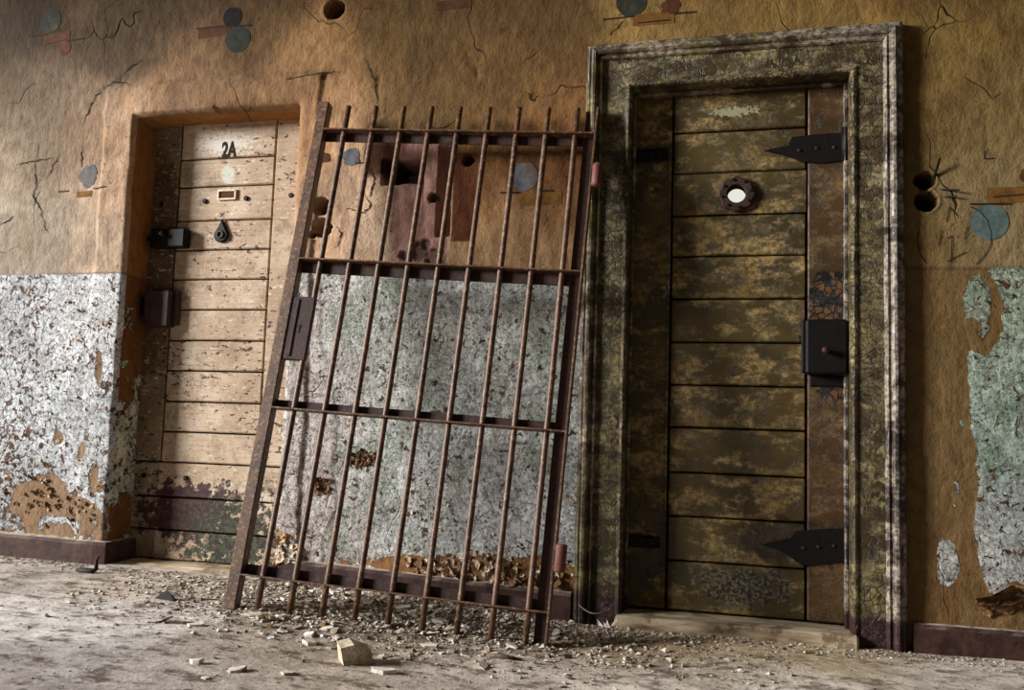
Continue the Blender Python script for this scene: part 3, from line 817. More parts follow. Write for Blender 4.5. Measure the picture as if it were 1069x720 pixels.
# old cracks running through the plaster
def crack(pts):
    q = []
    for a, b in zip(pts[:-1], pts[1:]):
        for k in range(5): q.append((a[0] + (b[0] - a[0]) * k / 5 + random.uniform(-1.2, 1.2), a[1] + (b[1] - a[1]) * k / 5 + random.uniform(-1, 1)))
    q.append(pts[-1])
    P = np.array([W(*p) for p in q]); T = np.gradient(P, axis=0); T /= np.linalg.norm(T, axis=1)[:, None] + 1e-9
    w_ = (0.0026 * np.abs(np.sin(np.linspace(.25, 2.9, len(P)))) * (0.5 + rng.random(len(P))))[:, None]
    Nn = np.stack([-T[:, 1], T[:, 0]], -1) * w_
    film('crack', np.stack([P[:, 0] + Nn[:, 0], P[:, 0] - Nn[:, 0]]), np.stack([P[:, 1] + Nn[:, 1], P[:, 1] - Nn[:, 1]]), M['m_line'], .0022)
for pts in ([(41, 150), (38, 175), (37, 195), (35, 206), (42, 218), (45, 232), (50, 243)], [(62, 160), (56, 172), (48, 188)], [(20, 172), (34, 168), (56, 165)], [(87, 152), (85, 165), (84, 175)], [(0, 235), (8, 232), (15, 225)],
            [(106, 94), (98, 106), (92, 118), (86, 132)], [(380, 60), (389, 78), (393, 92), (394, 110)], [(549, 95), (556, 105), (562, 97)], [(112, 90), (125, 85), (140, 90)], [(150, 62), (140, 68), (130, 78)],
            [(385, 175), (391, 186), (388, 200), (386, 206)], [(380, 200), (388, 214), (380, 222), (362, 218)], [(352, 236), (358, 244), (352, 258)], [(636, 36), (645, 28), (652, 20)], [(300, 85), (320, 80), (350, 74)]):
    crack(pts)

# rods poking out of the twin holes
def wall_rod(p, q, r, y0, y1):
    a, b = W(*p), W(*q)
    MB().tube([(a[0], y0, a[1]), (b[0], y1, b[1])], r, 6).build('wire_stub', M['black'], wall)
wall_rod((972, 200), (979, 168), 0.004, 0.03, -0.03)
wall_rod((970, 196), (1000, 200), 0.003, 0.02, -0.02)
wall_rod((975, 205), (998, 206), 0.003, 0.02, -0.015)

# curled paint flakes standing off the foot of the wall
def curled(V_, F_, x, z, w, h, curl, rot, y0, mi):
    n = 5; b = len(V_)
    cr_, sr_ = math.cos(rot), math.sin(rot)
    for j in range(n):
        t = j / (n - 1)
        for i in range(3):
            s_ = (i - 1) * 0.5 * w * (1 - 0.35 * abs(t - .4)) + random.uniform(-.12, .12) * w
            a = t * curl
            up = h * math.sin(a) / max(curl, .1); out = h * (1 - math.cos(a)) / max(curl, .1)
            V_.append((x + s_ * cr_ - up * sr_, y0 - out - 0.002 - 0.004 * abs(i - 1) * random.random(), z + s_ * sr_ + up * cr_))
    for j in range(n - 1):
        for i in range(2):
            F_.append((b + j * 3 + i, b + j * 3 + i + 1, b + j * 3 + i + 4, b + j * 3 + i + 3))
def flake_field(name, spec, mat, n, parent=wall):
    V_, F_ = [], []
    for _ in range(n):
        (px0, py0, px1, py1, smin, smax) = random.choice(spec)
        p = W(random.uniform(px0, px1), random.uniform(py0, py1))
        s_ = random.uniform(smin, smax)
        curled(V_, F_, p[0], p[1], s_, s_ * random.uniform(.7, 1.5), random.uniform(.4, 1.7), random.uniform(-3.1, 3.1), float(wall_y(p[0], p[1])), 0)
    o = link(name, mesh_of(name, V_, F_), mat, parent)
    o['kind'] = 'stuff'
    return o
flake_field('curled_paint_flakes', [(420, 584, 600, 612, .008, .026), (440, 578, 540, 600, .012, .034), (290, 555, 310, 590, .01, .03), (420, 520, 600, 600, .006, .016)], M['flake'], 170)
flake_field('brown_paint_flakes', [(425, 585, 600, 612, .012, .04), (40, 500, 100, 550, .008, .02), (0, 480, 60, 540, .008, .02), (360, 470, 390, 486, .01, .022), (328, 498, 342, 512, .01, .02)], M['flake_b'], 190)
flake_field('small_paint_flakes', [(0, 300, 120, 540, .006, .014)], M['flake'], 130)
V_, F_ = [], []
for (px, py, s_) in ((1032, 632, .05), (1050, 626, .06), (1066, 636, .05), (1024, 640, .035), (1045, 641, .05), (1060, 616, .04)):
    p = W(px, py); curled(V_, F_, p[0], p[1], s_ * 1.5, s_, 1.5, random.uniform(-.6, .9), float(wall_y(p[0], p[1])), 0)
fo = link('large_curled_flakes', mesh_of('large_curled_flakes', V_, F_), M['flake_b'], wall); fo['kind'] = 'stuff'

# ================================================================== FLOOR
fx_ = np.concatenate([np.linspace(-7, -3.6, 20), np.linspace(-3.5, 1.3, 600), np.linspace(1.4, 4, 16)])
fy_ = np.concatenate([np.linspace(-5.5, -2.1, 18), np.linspace(-2.0, 0.30, 288)])
FX, FY = np.meshgrid(fx_, fy_)
def floor_z(x, y):
    z = fbase(x, y) + 0.006 * fbm(x, y, 0.5, 101, 3) + 0.003 * fbm(x, y, 0.12, 102, 3)
    grit = np.exp(-(((x + 1.15) / 0.75) ** 2 + ((y + 0.32) / 0.36) ** 2))
    z = z + grit * (0.012 * (0.5 + fbm(x, y, 0.12, 103, 3)) + 0.006 * fbm(x, y, 0.035, 104, 2))
    c = FL(480, 672)
    # heap of rubble under the rails, between gate and wall
    z = z + 0.045 * np.exp(-(((x + 1.1) / 0.5) ** 2 + ((y + 0.12) / 0.13) ** 2)) * (0.7 + 0.6 * fbm(x, y, .1, 105, 3))
    return z, grit
FZ, GRIT = floor_z(FX, FY)
def frbf(x, y, pts, w):
    num = np.zeros(x.shape + (3,)); den = np.zeros(x.shape) + 1e-9
    for (px, py, rgb) in pts:
        c = FL(px, py)
        k = np.exp(-(((x - c[0]) / w) ** 2 + ((y - c[1]) / w) ** 2) / 2) + 1e-6
        num += k[..., None] * lin(rgb); den += k
    return num / den[..., None]
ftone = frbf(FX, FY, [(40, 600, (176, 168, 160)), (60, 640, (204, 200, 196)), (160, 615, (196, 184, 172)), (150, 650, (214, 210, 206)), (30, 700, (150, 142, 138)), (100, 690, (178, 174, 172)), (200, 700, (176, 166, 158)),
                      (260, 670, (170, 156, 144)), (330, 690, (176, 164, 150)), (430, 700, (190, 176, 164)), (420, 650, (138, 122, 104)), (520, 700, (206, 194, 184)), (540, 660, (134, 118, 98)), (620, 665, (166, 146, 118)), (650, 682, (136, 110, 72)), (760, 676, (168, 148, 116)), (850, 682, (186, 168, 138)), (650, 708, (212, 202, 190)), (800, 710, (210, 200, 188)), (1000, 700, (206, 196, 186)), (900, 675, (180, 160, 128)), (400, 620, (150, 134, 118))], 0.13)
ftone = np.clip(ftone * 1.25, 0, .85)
Vf = np.stack([FX, FY, FZ], -1).reshape(-1, 3)
g = np.arange(FX.size).reshape(FX.shape)
Qf = np.stack([g[:-1, :-1], g[:-1, 1:], g[1:, 1:], g[1:, :-1]], -1).reshape(-1, 4)
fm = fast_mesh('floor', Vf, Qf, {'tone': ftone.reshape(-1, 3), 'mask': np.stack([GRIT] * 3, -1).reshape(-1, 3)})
floor = link('floor', fm, M['floor'])
tag(floor, 'dusty grey concrete floor strewn with grit and plaster crumbs', 'floor', kind='structure')
def fz(x, y):
    return float(floor_z(np.array([x]), np.array([y]))[0][0])

# unseen overhead slab, its depth chosen to shade the top of the wall
mb = MB(); mb.box((-4.6, -1.3, 2.8), (2.2, 0.3, 2.9))
tag(mb.build('shading_slab', M['ceil']), 'unseen grey plaster slab above the doors, added to shade the wall top', 'shading_slab', kind='structure')

# ================================================================== BASEBOARDS
def noisy_board(name, path, h0, h1, th, label):
    """a plastered skirting running along path [(x, y)], outward side to the right of travel"""
    Vb, Fb = [], []
    pts = []
    for (a, b) in zip(path[:-1], path[1:]):
        L = math.hypot(b[0] - a[0], b[1] - a[1]); n = max(2, int(L / 0.03))
        for i in range(n): pts.append((a[0] + (b[0] - a[0]) * i / n, a[1] + (b[1] - a[1]) * i / n))
    pts.append(path[-1])
    for i, p in enumerate(pts):
        a = pts[max(i - 1, 0)]; b = pts[min(i + 1, len(pts) - 1)]
        t = Vector((b[0] - a[0], b[1] - a[1])).normalized(); nr = Vector((t.y, -t.x))
        def q(o, z): 
            j = 0.003 * float(fbm(np.array([p[0] * 1.0 + p[1]]), np.array([z]), .06, 111, 3)[0])
            return (p[0] + nr.x * (o + j), p[1] + nr.y * (o + j), z + j)
        f0 = float(fbase(p[0], p[1])) - 0.03
        zt = f0 + 0.03 + (h0 + (h1 - h0) * i / max(1, len(pts) - 1))
        Vb += [q(th + .003, f0), q(th, zt - 0.012), q(th - .008, zt), q(-0.02, zt + 0.004)]
    for i in range(len(pts) - 1):
        for k in range(3): Fb.append((i * 4 + k, (i + 1) * 4 + k, (i + 1) * 4 + k + 1, i * 4 + k + 1))
    Fb.append((0, 1, 2, 3)); n = len(pts) - 1; Fb.append((n * 4 + 3, n * 4 + 2, n * 4 + 1, n * 4))
    o = link(name, mesh_of(name, Vb, Fb), M['base'])
    return tag(o, label, 'baseboard', kind='structure')
noisy_board('baseboard_left', [(-4.4, -0.004), (XL + 0.002, -0.004), (XL + 0.002, RECESS + .01)], .085, .085, .03, 'dusty maroon baseboard left of the pale door, turning into its doorway')
noisy_board('baseboard_middle', [(XR - 0.002, RECESS), (XR + .002, 0.0), (-0.535, 0.0)], .09, .10, .026, 'maroon baseboard between the two doors, behind the barred gate')
noisy_board('baseboard_right', [(0.565, 0.0), (2.1, 0.0)], .085, .085, .026, 'dark maroon baseboard right of the framed olive door')

# ================================================================== DOOR 1 (plain recessed door)
def P1(px, py): return W(px, py, RECESS)
door1 = empty('door_1', (XL + .38, RECESS, 0.02))
tag(door1, 'pale flaking plank door deep in a plastered opening, left of the gate', 'door', kind='structure')
def part(mb, name, mat, parent, **k):
    o = mb.build(name, mat, parent, **k)
    return o
def to_local(o, par):                            # keep world placement below an unrotated, moved parent
    o.matrix_parent_inverse = Matrix.Translation(-par.location); return o
yL = [(187.5, 170), (186, 198), (184, 233), (181, 263), (180, 293), (179, 324.5), (176, 356), (174, 387), (171, 419), (169, 450), (168, 482)]
yR = [(289, 159.5), (287, 190), (285, 226), (282, 258), (280, 290), (278, 322), (276.5, 355), (274.5, 388), (272, 421), (270, 454), (268, 486.5)]
zl = [0.5 * (P1(*a)[1] + P1(*b)[1]) for a, b in zip(yL, yR)]
bxl = float(np.mean([P1(*a)[0] for a in yL])); bxr = float(np.mean([P1(*b)[0] for b in yR]))
D1L, D1R = XL - .012, XR + .04
topz = ZT + .02
GAP = 0.0032
TH = 0.045
def plank(par, x0, x1, z0, z1, y, mat, name='plank', c=0.0045):
    mb = MB().box((x0 + GAP, y, z0 + GAP), (x1 - GAP, y + TH - .006, z1 - GAP), c)
    o = mb.build(name, mat, par); return to_local(o, par)
for i in range(10):
    plank(door1, bxl, bxr, zl[i + 1], zl[i], RECESS + random.uniform(0, .0025), M['door1'])
zb = [zl[10], P1(220, 521.5)[1], P1(200, 555)[1], 0.028]
for i in range(3):
    plank(door1, D1L, D1R, zb[i + 1], zb[i], RECESS + .002 + random.uniform(-.001, .002), M['door1'])
plank(door1, D1L, bxl, zl[10], topz, RECESS - .002, M['door1'], 'stile')
plank(door1, bxr, D1R, zl[10], topz, RECESS - .002, M['door1'], 'stile')
plank(door1, bxl, bxr, zl[0], topz, RECESS, M['door1'], 'top_rail')
o = MB().box((D1L, RECESS + TH - .008, .025), (D1R, RECESS + TH + .012, topz)).build('backing_board', M['black'], door1); to_local(o, door1)
# bolt, lock box and its keeper on the left edge
def hw(par, lo, hi, name, mat, c=.004):
    o = MB().box(lo, hi, c).build(name, mat, par); return to_local(o, par)
def px_box(p0, p1, plane):
    a = W(p0[0], p0[1], plane); b = W(p1[0], p1[1], plane)
    return min(a[0], b[0]), max(a[0], b[0]), min(a[1], b[1]), max(a[1], b[1])
x0, x1, z0, z1 = px_box((158, 239), (193, 258), RECESS - .04)
b1 = hw(door1, (x0, RECESS - .05, z0), (x1, RECESS, z1), 'bolt', M['black'], .006)
b1['label'] = 'black iron bolt housing'
o = MB().tube([(x0 - .02, RECESS - .028, (z0 + z1) / 2), (x1 - .03, RECESS - .028, (z0 + z1) / 2)], .011, 10).build('bolt_rod', M['black'], b1, True)
o = MB().tube([(x0 + .07, RECESS - .05, (z0 + z1) / 2 + .01), (x0 + .075, RECESS - .075, (z0 + z1) / 2 + .014)], [.007, .010], 8).build('bolt_knob', M['rust_dark'], b1, True)
x0, x1, z0, z1 = px_box((153, 303), (181, 341), RECESS - .04)
lk = hw(door1, (x0, RECESS - .055, z0), (x1 - .02, RECESS, z1), 'lock_box', M['rust_dark'], .006)
lk['label'] = 'dark rusted lock box'
o = MB().box((x1 - .018, RECESS - .03, z0 + .01), (x1 + .004, RECESS, z1 - .004), .004).build('lock_edge_plate', M['rust_dark'], lk)
o = MB().box((x0 - .03, RECESS - .04, z0 + .05), (x0, RECESS - .005, z1 - .035), .004).build('keeper', M['black'], lk)
# teardrop peephole cover
c = P1(232, 244)
poly = []
for k in range(28):
    a = 2 * math.pi * k / 28
    r_ = 0.034
    x_, z_ = r_ * math.cos(a), r_ * math.sin(a)
    if z_ > 0: z_ = z_ * (1 + 0.95 * max(0, 1 - abs(math.cos(a)) ** 0.8) ** 1.2); x_ *= (1 - 0.25 * math.sin(a))
    poly.append((c[0] + x_, c[1] - .005 + z_))
pc = MB().prism(poly, RECESS - .014, RECESS, .005).build('peephole_cover', M['black'], door1); to_local(pc, door1); pc['label'] = 'black teardrop peephole cover'
ring = MB(); nseg = 18
ring.tube([(c[0] + .014 * math.cos(2 * math.pi * k / nseg), RECESS - .016, c[1] - .006 + .014 * math.sin(2 * math.pi * k / nseg)) for k in range(nseg + 1)], .005, 6, False)
o = ring.build('cover_boss', M['rust_dark'], pc, True)
# label holder with its card
x0, x1, z0, z1 = px_box((228, 198.5), (247, 208.5), RECESS)
hold = MB()
for (lo, hi) in (((x0, z0), (x1, z0 + .008)), ((x0, z1 - .008), (x1, z1)), ((x0, z0 + .008), (x0 + .009, z1 - .008)), ((x1 - .009, z0 + .008), (x1, z1 - .008))):
    hold.box((lo[0], RECESS - .008, lo[1]), (hi[0], RECESS, hi[1]), .0015)
hd = hold.build('label_holder', M['brass'], door1); to_local(hd, door1)
o = MB().box((x0 + .007, RECESS - .0025, z0 + .006), (x1 - .012, RECESS - .0005, z1 - .006)).build('label_card', M['m_brown'], hd)
# coach-bolt heads and knot holes
for (px, py) in ((214, 210), (257, 207), (169, 213), (304, 204), (194, 499), (150, 496)):
    c = P1(px, py)
    poly = [(c[0] + .011 * math.cos(2 * math.pi * k / 10), c[1] + .011 * math.sin(2 * math.pi * k / 10)) for k in range(10)]
    o = MB().prism(poly, RECESS - .007, RECESS + .004, .003).build('bolt_head', M['black'], door1); to_local(o, door1)
# stencilled number
def text_mesh(body, size):
    cu = bpy.data.curves.new('txt', 'FONT'); cu.body = body; cu.size = size; cu.extrude = 0.0008; cu.offset = size * .028
    cu.align_x = 'CENTER'; cu.align_y = 'CENTER'
    to = bpy.data.objects.new('txt', cu); COL.objects.link(to)
    dg = bpy.context.evaluated_depsgraph_get(); dg.update()
    mt = bpy.data.meshes.new_from_object(to.evaluated_get(dg))
    bpy.data.objects.remove(to); bpy.data.curves.remove(cu)
    return mt
c = P1(239, 157.5)
mt = text_mesh('2A', 0.075); mt.materials.clear()
num = link('stencilled_number', mt, M['m_black'], door1)
num.matrix_parent_inverse = Matrix.Translation(-door1.location)
num.location = (c[0], RECESS - .0012, c[1] + .002); num.rotation_euler = (math.pi / 2, 0, 0); num.scale = (0.78, 1.25, 1)
num['label'] = 'black stencilled 2A'
# threshold
mb = MB().box((XL + .034, .045, -0.04), (XR - .03, RECESS + .05, 0.027), .006)
tag(mb.build('trim_1', M['sill']), 'thin pale worn threshold under the pale plank door', 'threshold', kind='structure')

# ================================================================== DOOR 2 (framed door)
Y2 = 0.075
def P2(px, py): return W(px, py, Y2)
door2 = empty('door_2', (0.01, Y2, 0.02))
tag(door2, 'dark olive plank door with round peephole, set in the heavy frame', 'door', kind='structure')
OXL, OXR, OZT = -0.358, 0.381, 1.868           # clear opening in the casing
pl = [(702, 137), (702, 181), (701, 224), (701, 266.7), (701, 311), (700, 356), (699, 400.6), (698, 445.6), (698, 493.4), (695, 539), (695, 586)]
pr = [(842, 134.7), (842, 177.4), (842, 223.5), (842, 266.7), (842, 312.7), (842, 359), (842, 405), (842, 450), (842, 497.8), (842, 545), (843, 593)]
z2 = [0.5 * (P2(*a)[1] + P2(*b)[1]) for a, b in zip(pl, pr)]
b2l = float(np.mean([P2(*a)[0] for a in pl])); b2r = float(np.mean([P2(*a)[0] for a in pr]))
z2b = 0.012
PC = P2(769, 203)                                # peephole centre
for i in range(10):
    z1, z0 = z2[i], z2[i + 1]
    yy = Y2 + random.uniform(0, .003)
    if z0 < PC[1] < z1:                          # this plank carries the hole
        mb = MB(); n = 24; r_ = 0.033
        x0, x1 = b2l + GAP, b2r - GAP; za, zb_ = z0 + GAP, z1 - GAP
        outer = []
        for k in range(n):
            a = 2 * math.pi * k / n; dx_, dz_ = math.cos(a), math.sin(a)
            t = min(((x1 - PC[0]) if dx_ > 0 else (PC[0] - x0)) / max(abs(dx_), 1e-6), ((zb_ - PC[1]) if dz_ > 0 else (PC[1] - za)) / max(abs(dz_), 1e-6))
            outer.append([PC[0] + dx_ * t, PC[1] + dz_ * t])
        for (cxx, czz) in ((x0, za), (x0, zb_), (x1, za), (x1, zb_)):
            k = min(range(n), key=lambda q: math.hypot(outer[q][0] - cxx, outer[q][1] - czz)); outer[k] = [cxx, czz]
        inner = [(PC[0] + r_ * math.cos(2 * math.pi * k / n), PC[1] + r_ * math.sin(2 * math.pi * k / n)) for k in range(n)]
        Vv = [(p[0], yy, p[1]) for p in outer] + [(p[0], yy, p[1]) for p in inner] + [(p[0], yy + TH, p[1]) for p in inner] + [(p[0], yy + TH, p[1]) for p in outer]
        Ff = []
        for k in range(n):
            k2 = (k + 1) % n
            Ff += [(k, k2, n + k2, n + k), (n + k, n + k2, 2 * n + k2, 2 * n + k), (2 * n + k, 2 * n + k2, 3 * n + k2, 3 * n + k), (3 * n + k, 3 * n + k2, k2, k)]
        o = mb.add(Vv, Ff).build('plank', M['door2'], door2); to_local(o, door2)
    else:
        plank(door2, b2l, b2r, z0, z1, yy, M['door2'])
plank(door2, b2l, b2r, z2b, z2[10], Y2 + .002, M['door2'], 'plank')
plank(door2, b2l, b2r, z2[0], OZT + .03, Y2 - .001, M['door2'], 'top_rail')
plank(door2, OXL - .02, b2l, z2b, OZT + .03, Y2 - .004, M['door2'], 'stile')
plank(door2, b2r, OXR + .02, z2b, OZT + .03, Y2 - .004, M['door2'], 'stile')
# bead framing the plank field on the hinge side
for (xa, xb) in ((b2l - .010, b2l - .004),):
    o = MB().box((xa, Y2 - .009, z2[10] + .0), (xb, Y2 - .002, z2[0]), .002).build('bead', M['mould'], door2); to_local(o, door2)
# peephole ring with bolts
def ring_mesh(c, r0, r1, y0, y1, n=28, oct_=False):
    Vv, Ff = [], []
    for (r_, y) in ((r1, y1), (r1, y0 + .004), (r1 - .004, y0), (r0 + .004, y0), (r0, y0 + .006), (r0, y1)):
        for k in range(n):
            a = 2 * math.pi * (k + .5) / n
            rr = r_ * (1 + (0.05 * math.cos(8 * a) if oct_ and r_ > (r0 + r1) / 2 else 0))
            Vv.append((c[0] + rr * math.cos(a), y, c[1] + rr * math.sin(a)))
    for q in range(5):
        for k in range(n): Ff.append((q * n + k, q * n + (k + 1) % n, (q + 1) * n + (k + 1) % n, (q + 1) * n + k))
    return Vv, Ff
Vv, Ff = ring_mesh(PC, 0.0315, 0.062, Y2 - .016, Y2 + .006, 32, True)
pr_ = MB().add(Vv, Ff).build('peephole_ring', M['rust_dark'], door2); to_local(pr_, door2); pr_['label'] = 'round bolted peephole ring, light showing through'
for k in range(8):
    a = 2 * math.pi * k / 8 + .2
    c = (PC[0] + .050 * math.cos(a), PC[1] + .050 * math.sin(a))
    poly = [(c[0] + .0055 * math.cos(q * 1.047), c[1] + .0055 * math.sin(q * 1.047)) for q in range(6)]
    o = MB().prism(poly, Y2 - .021, Y2 - .012, .0015).build('ring_bolt', M['black'], pr_)
# strap hinges on the right
def strap(pxs, mat, name, thick=.012):
    poly = [tuple(P2(*p)) for p in pxs]
    o = MB().prism(poly, Y2 - thick, Y2 - .002, .002).build(name, mat, door2); return to_local(o, door2)
s1 = strap([(798, 158), (812, 154.5), (822, 153), (826, 144), (852, 141), (884, 139), (884, 168), (858, 171), (838, 170), (826, 165), (814, 161)], M['black'], 'strap_hinge'); s1['label'] = 'black pointed upper strap hinge'
c = P2(882, 153); kn = MB().tube([(c[0], Y2 - .022, c[1] - .06), (c[0], Y2 - .022, c[1] + .06)], .014, 12).build('hinge_knuckle', M['black'], s1, True)
s2 = strap([(794, 568), (812, 565), (824, 561), (830, 554), (856, 552), (885, 551), (886, 584), (860, 588), (838, 590), (828, 583), (812, 573)], M['black'], 'strap_hinge'); s2['label'] = 'dark rusty lower strap hinge'
c = P2(884, 568); kn = MB().tube([(c[0], Y2 - .022, c[1] - .065), (c[0], Y2 - .022, c[1] + .065)], .014, 12).build('hinge_knuckle', M['black'], s2, True)
for (s_, pts) in ((s1, ((834, 158), (852, 156), (870, 155))), (s2, ((838, 571), (854, 570), (870, 569)))):
    for p in pts:
        c = P2(*p); poly = [(c[0] + .006 * math.cos(q * .785), c[1] + .006 * math.sin(q * .785)) for q in range(8)]
        o = MB().prism(poly, Y2 - .017, Y2 - .011, .002).build('rivet', M['rust_dark'], s_)
# small straps at the left edge
for (a, b) in (((664, 157), (697, 169)), ((651, 558), (689, 572))):
    x0, x1, z0, z1 = px_box(a, b, Y2)
    o = hw(door2, (x0, Y2 - .014, z0), (x1, Y2 - .002, z1), 'edge_strap', M['black'], .003)
    for k in range(3):
        cxx = x0 + (x1 - x0) * (k + .7) / 3.4; poly = [(cxx + .005 * math.cos(q * .785), (z0 + z1) / 2 + .005 * math.sin(q * .785)) for q in range(8)]
        r_ = MB().prism(poly, Y2 - .018, Y2 - .013, .0015).build('rivet', M['rust_dark'], o)
# rim lock
x0, x1, z0, z1 = px_box((837, 334), (884, 391), Y2 - .03)
lk = hw(door2, (x0 + .012, Y2 - .06, z0), (x1, Y2 - .004, z1), 'rim_lock', M['black'], .006); lk['label'] = 'large black rim lock'
o = MB().box((x0, Y2 - .03, z0 + .004), (x0 + .014, Y2 - .004, z1 - .004), .003).build('lock_lip', M['black'], lk)
c = W(861, 366, Y2 - .06); o = MB().tube([(c[0], Y2 - .058, c[1]), (c[0], Y2 - .075, c[1]), (c[0], Y2 - .088, c[1]), (c[0], Y2 - .094, c[1])], [.006, .008, .013, .006], 12).build('lock_knob', M['rust_dark'], lk, True)
x0, x1, z0, z1 = px_box((845, 392), (884, 404), Y2)
o = hw(door2, (x0, Y2 - .012, z0), (x1, Y2 - .002, z1), 'lock_plate', M['black'], .003)
# hinge-side backing so that no daylight leaks between planks
mb = MB()
for (lo, hi) in (((OXL - .03, .0), (PC[0] - .06, OZT + .04)), ((PC[0] + .06, .0), (OXR + .03, OZT + .04)), ((PC[0] - .06, .0), (PC[0] + .06, PC[1] - .06)), ((PC[0] - .06, PC[1] + .06), (PC[0] + .06, OZT + .04))):
    mb.box((lo[0], Y2 + TH - .006, lo[1]), (hi[0], Y2 + TH + .012, hi[1]))
to_local(mb.build('backing_board', M['black'], door2), door2)

# ----- casing with mitred mouldings
frame = empty('trim_2', (0.01, 0.0, 0.0))
tag(frame, 'heavy crackled olive timber casing around the dark plank door', 'door frame', kind='structure')
def leg(name, prof, side, mat, seed, zbot):
    """prof: list of (d outwards from the clear opening, y)"""
    L0 = OZT - zbot if side != 'T' else OXR - OXL
    n = int(L0 / 0.035)
    Vv, Ff = [], []
    for i in range(n + 1):
        t = i / n
        for k, (d_, y_) in enumerate(prof):
            if side == 'T':
                x = (OXL - d_) + (OXR - OXL + 2 * d_) * t; z = OZT + d_
            else:
                z = zbot + (OZT + d_ - zbot) * t; x = OXL - d_ if side == 'L' else OXR + d_
            j = 0.0022 * float(fbm(np.array([t * L0]), np.array([k * .05]), .08, seed, 3)[0])
            Vv.append((x + (j if side != 'T' else 0), y_ + j, z + (j if side == 'T' else 0)))
    m_ = len(prof)
    for i in range(n):
        for k in range(m_ - 1): Ff.append((i * m_ + k, (i + 1) * m_ + k, (i + 1) * m_ + k + 1, i * m_ + k + 1))
    Ff.append(tuple(range(m_))); Ff.append(tuple(range(n * m_, (n + 1) * m_))[::-1])
    o = MB().add(Vv, Ff).build(name, mat, frame); to_local(o, frame)
    return o
board = [(0.0, .12), (0.0, -.018), (.004, -.026), (.012, -.030), (.020, -.028), (.024, -.022), (.060, -.0225), (.098, -.022), (.106, -.020), (.106, .0), (.0, .12)][:-1]
board = [(0.0, .125), (0.0, -.018), (.004, -.026), (.011, -.030), (.019, -.027), (.023, -.021), (.06, -.0215), (.104, -.021), (.104, .012)]
mould = [(.104, .012), (.104, -.026), (.108, -.034), (.114, -.036), (.119, -.031), (.122, -.030), (.126, -.041), (.132, -.047), (.140, -.048), (.146, -.043), (.149, -.036), (.154, -.038), (.160, -.036), (.166, -.026), (.168, .012)]
for side, zbot, sd in (('L', -.05, 131), ('R', -.07, 132), ('T', 0, 133)):
    nm = {'L': 'side_casing', 'R': 'side_casing', 'T': 'head_casing'}[side]
    leg(nm, board, side, M['casing'], sd, zbot)
    leg('moulding', mould, side, M['mould'], sd + 7, zbot)
# plaster closing strip behind the casing edges (rebate stop boards inside the opening)
for (lo, hi) in (((OXL, Y2 - .03, 0.0), (OXL + .010, Y2 - .005, OZT)), ((OXR - .012, Y2 - .035, 0.0), (OXR, Y2 - .005, OZT)), ((OXL, Y2 - .03, OZT - .012), (OXR, Y2 - .005, OZT))):
    o = MB().box(lo, hi, .002).build('stop_bead', M['mould'], frame); to_local(o, frame)
# sill
mb = MB().box((OXL - .02, -.055, -.07), (OXR + .02, Y2 + .05, 0.006), .008)
tag(mb.build('trim_3', M['sill']), 'pale worn timber sill below the framed olive door', 'threshold', kind='structure')

# ----- the cell behind the framed door, seen through its peephole
cw = MB()
cw.box((-1.2, 2.7, 0), (1.2, 2.8, 2.05)); cw.box((-1.2, 2.7, 2.75), (1.2, 2.8, 2.85)); cw.box((-1.2, 2.7, 2.05), (-.45, 2.8, 2.75)); cw.box((.45, 2.7, 2.05), (1.2, 2.8, 2.75))
cw.box((-1.3, .30, 0), (-1.2, 2.8, 2.85)); cw.box((1.2, .30, 0), (1.3, 2.8, 2.85)); cw.box((-1.3, .30, 2.85), (1.3, 2.8, 2.95)); cw.box((-1.3, .30, -.1), (1.3, 2.8, 0))
cw.box((-1.3, .22, 0), (-.42, .30, 2.85)); cw.box((.44, .22, 0), (1.3, .30, 2.85)); cw.box((-.42, .22, 1.93), (.44, .30, 2.85))
tag(cw.build('wall_cell', M['cellplaster']), 'plaster shell of the cell glimpsed through the peephole', 'wall', kind='structure')
win = empty('window_1', (0, 2.74, 2.05))
tag(win, 'bright cell window seen as a white spot through the peephole', 'window', kind='structure')
for (x0, x1) in ((-.44, .44),):
    o = MB().box((x0, 2.745, 2.06), (x1, 2.755, 2.74)).build('pane', M['pane'], win); to_local(o, win)
for (lo, hi) in (((-.45, 2.72, 2.05), (.45, 2.745, 2.085)), ((-.45, 2.72, 2.715), (.45, 2.745, 2.75)), ((-.45, 2.72, 2.085), (-.415, 2.745, 2.715)), ((.415, 2.72, 2.085), (.45, 2.745, 2.715))):
    o = MB().box(lo, hi, .003).build('window_frame', M['cellplaster'], win); to_local(o, win)

# ================================================================== THE BARRED GATE
O = np.array([-1.5947, -0.4487, 0.0077])
def rodrigues(w):
    th = np.linalg.norm(w); k = w / th
    K = np.array([[0, -k[2], k[1]], [k[2], 0, -k[0]], [-k[1], k[0], 0]])
    return np.eye(3) + math.sin(th) * K + (1 - math.cos(th)) * K @ K
R3 = rodrigues(np.array([-0.1831, 0.0429, 0.064]))
gate = empty('iron_gate')
gm_ = Matrix.Identity(4)
for i in range(3):
    gm_[i][0], gm_[i][1], gm_[i][2], gm_[i][3] = R3[i, 0], R3[i, 1], R3[i, 2], O[i]
gate.matrix_world = gm_
tag(gate, 'rusty iron barred gate leaning against the wall between two doors', 'gate')
GH = 1.862
st = MB().box((-.022, -.016, -.005), (.020, .026, 1.872), .003).build('stile', M['rust'], gate)
rs = MB().box((1.050, -.022, -.004), (1.057, .021, 1.857), .001).build('stile', M['rust'], gate)  # lighter rust than its web paints the flange's lit line
MB().box((1.010, .014, -.004), (1.0495, .021, 1.857), .001).build('stile_web', M['rust_dark'], rs)
xb = [.0945, .2065, .3185, .4285, .540, .6535, .7655, .875, .9835]
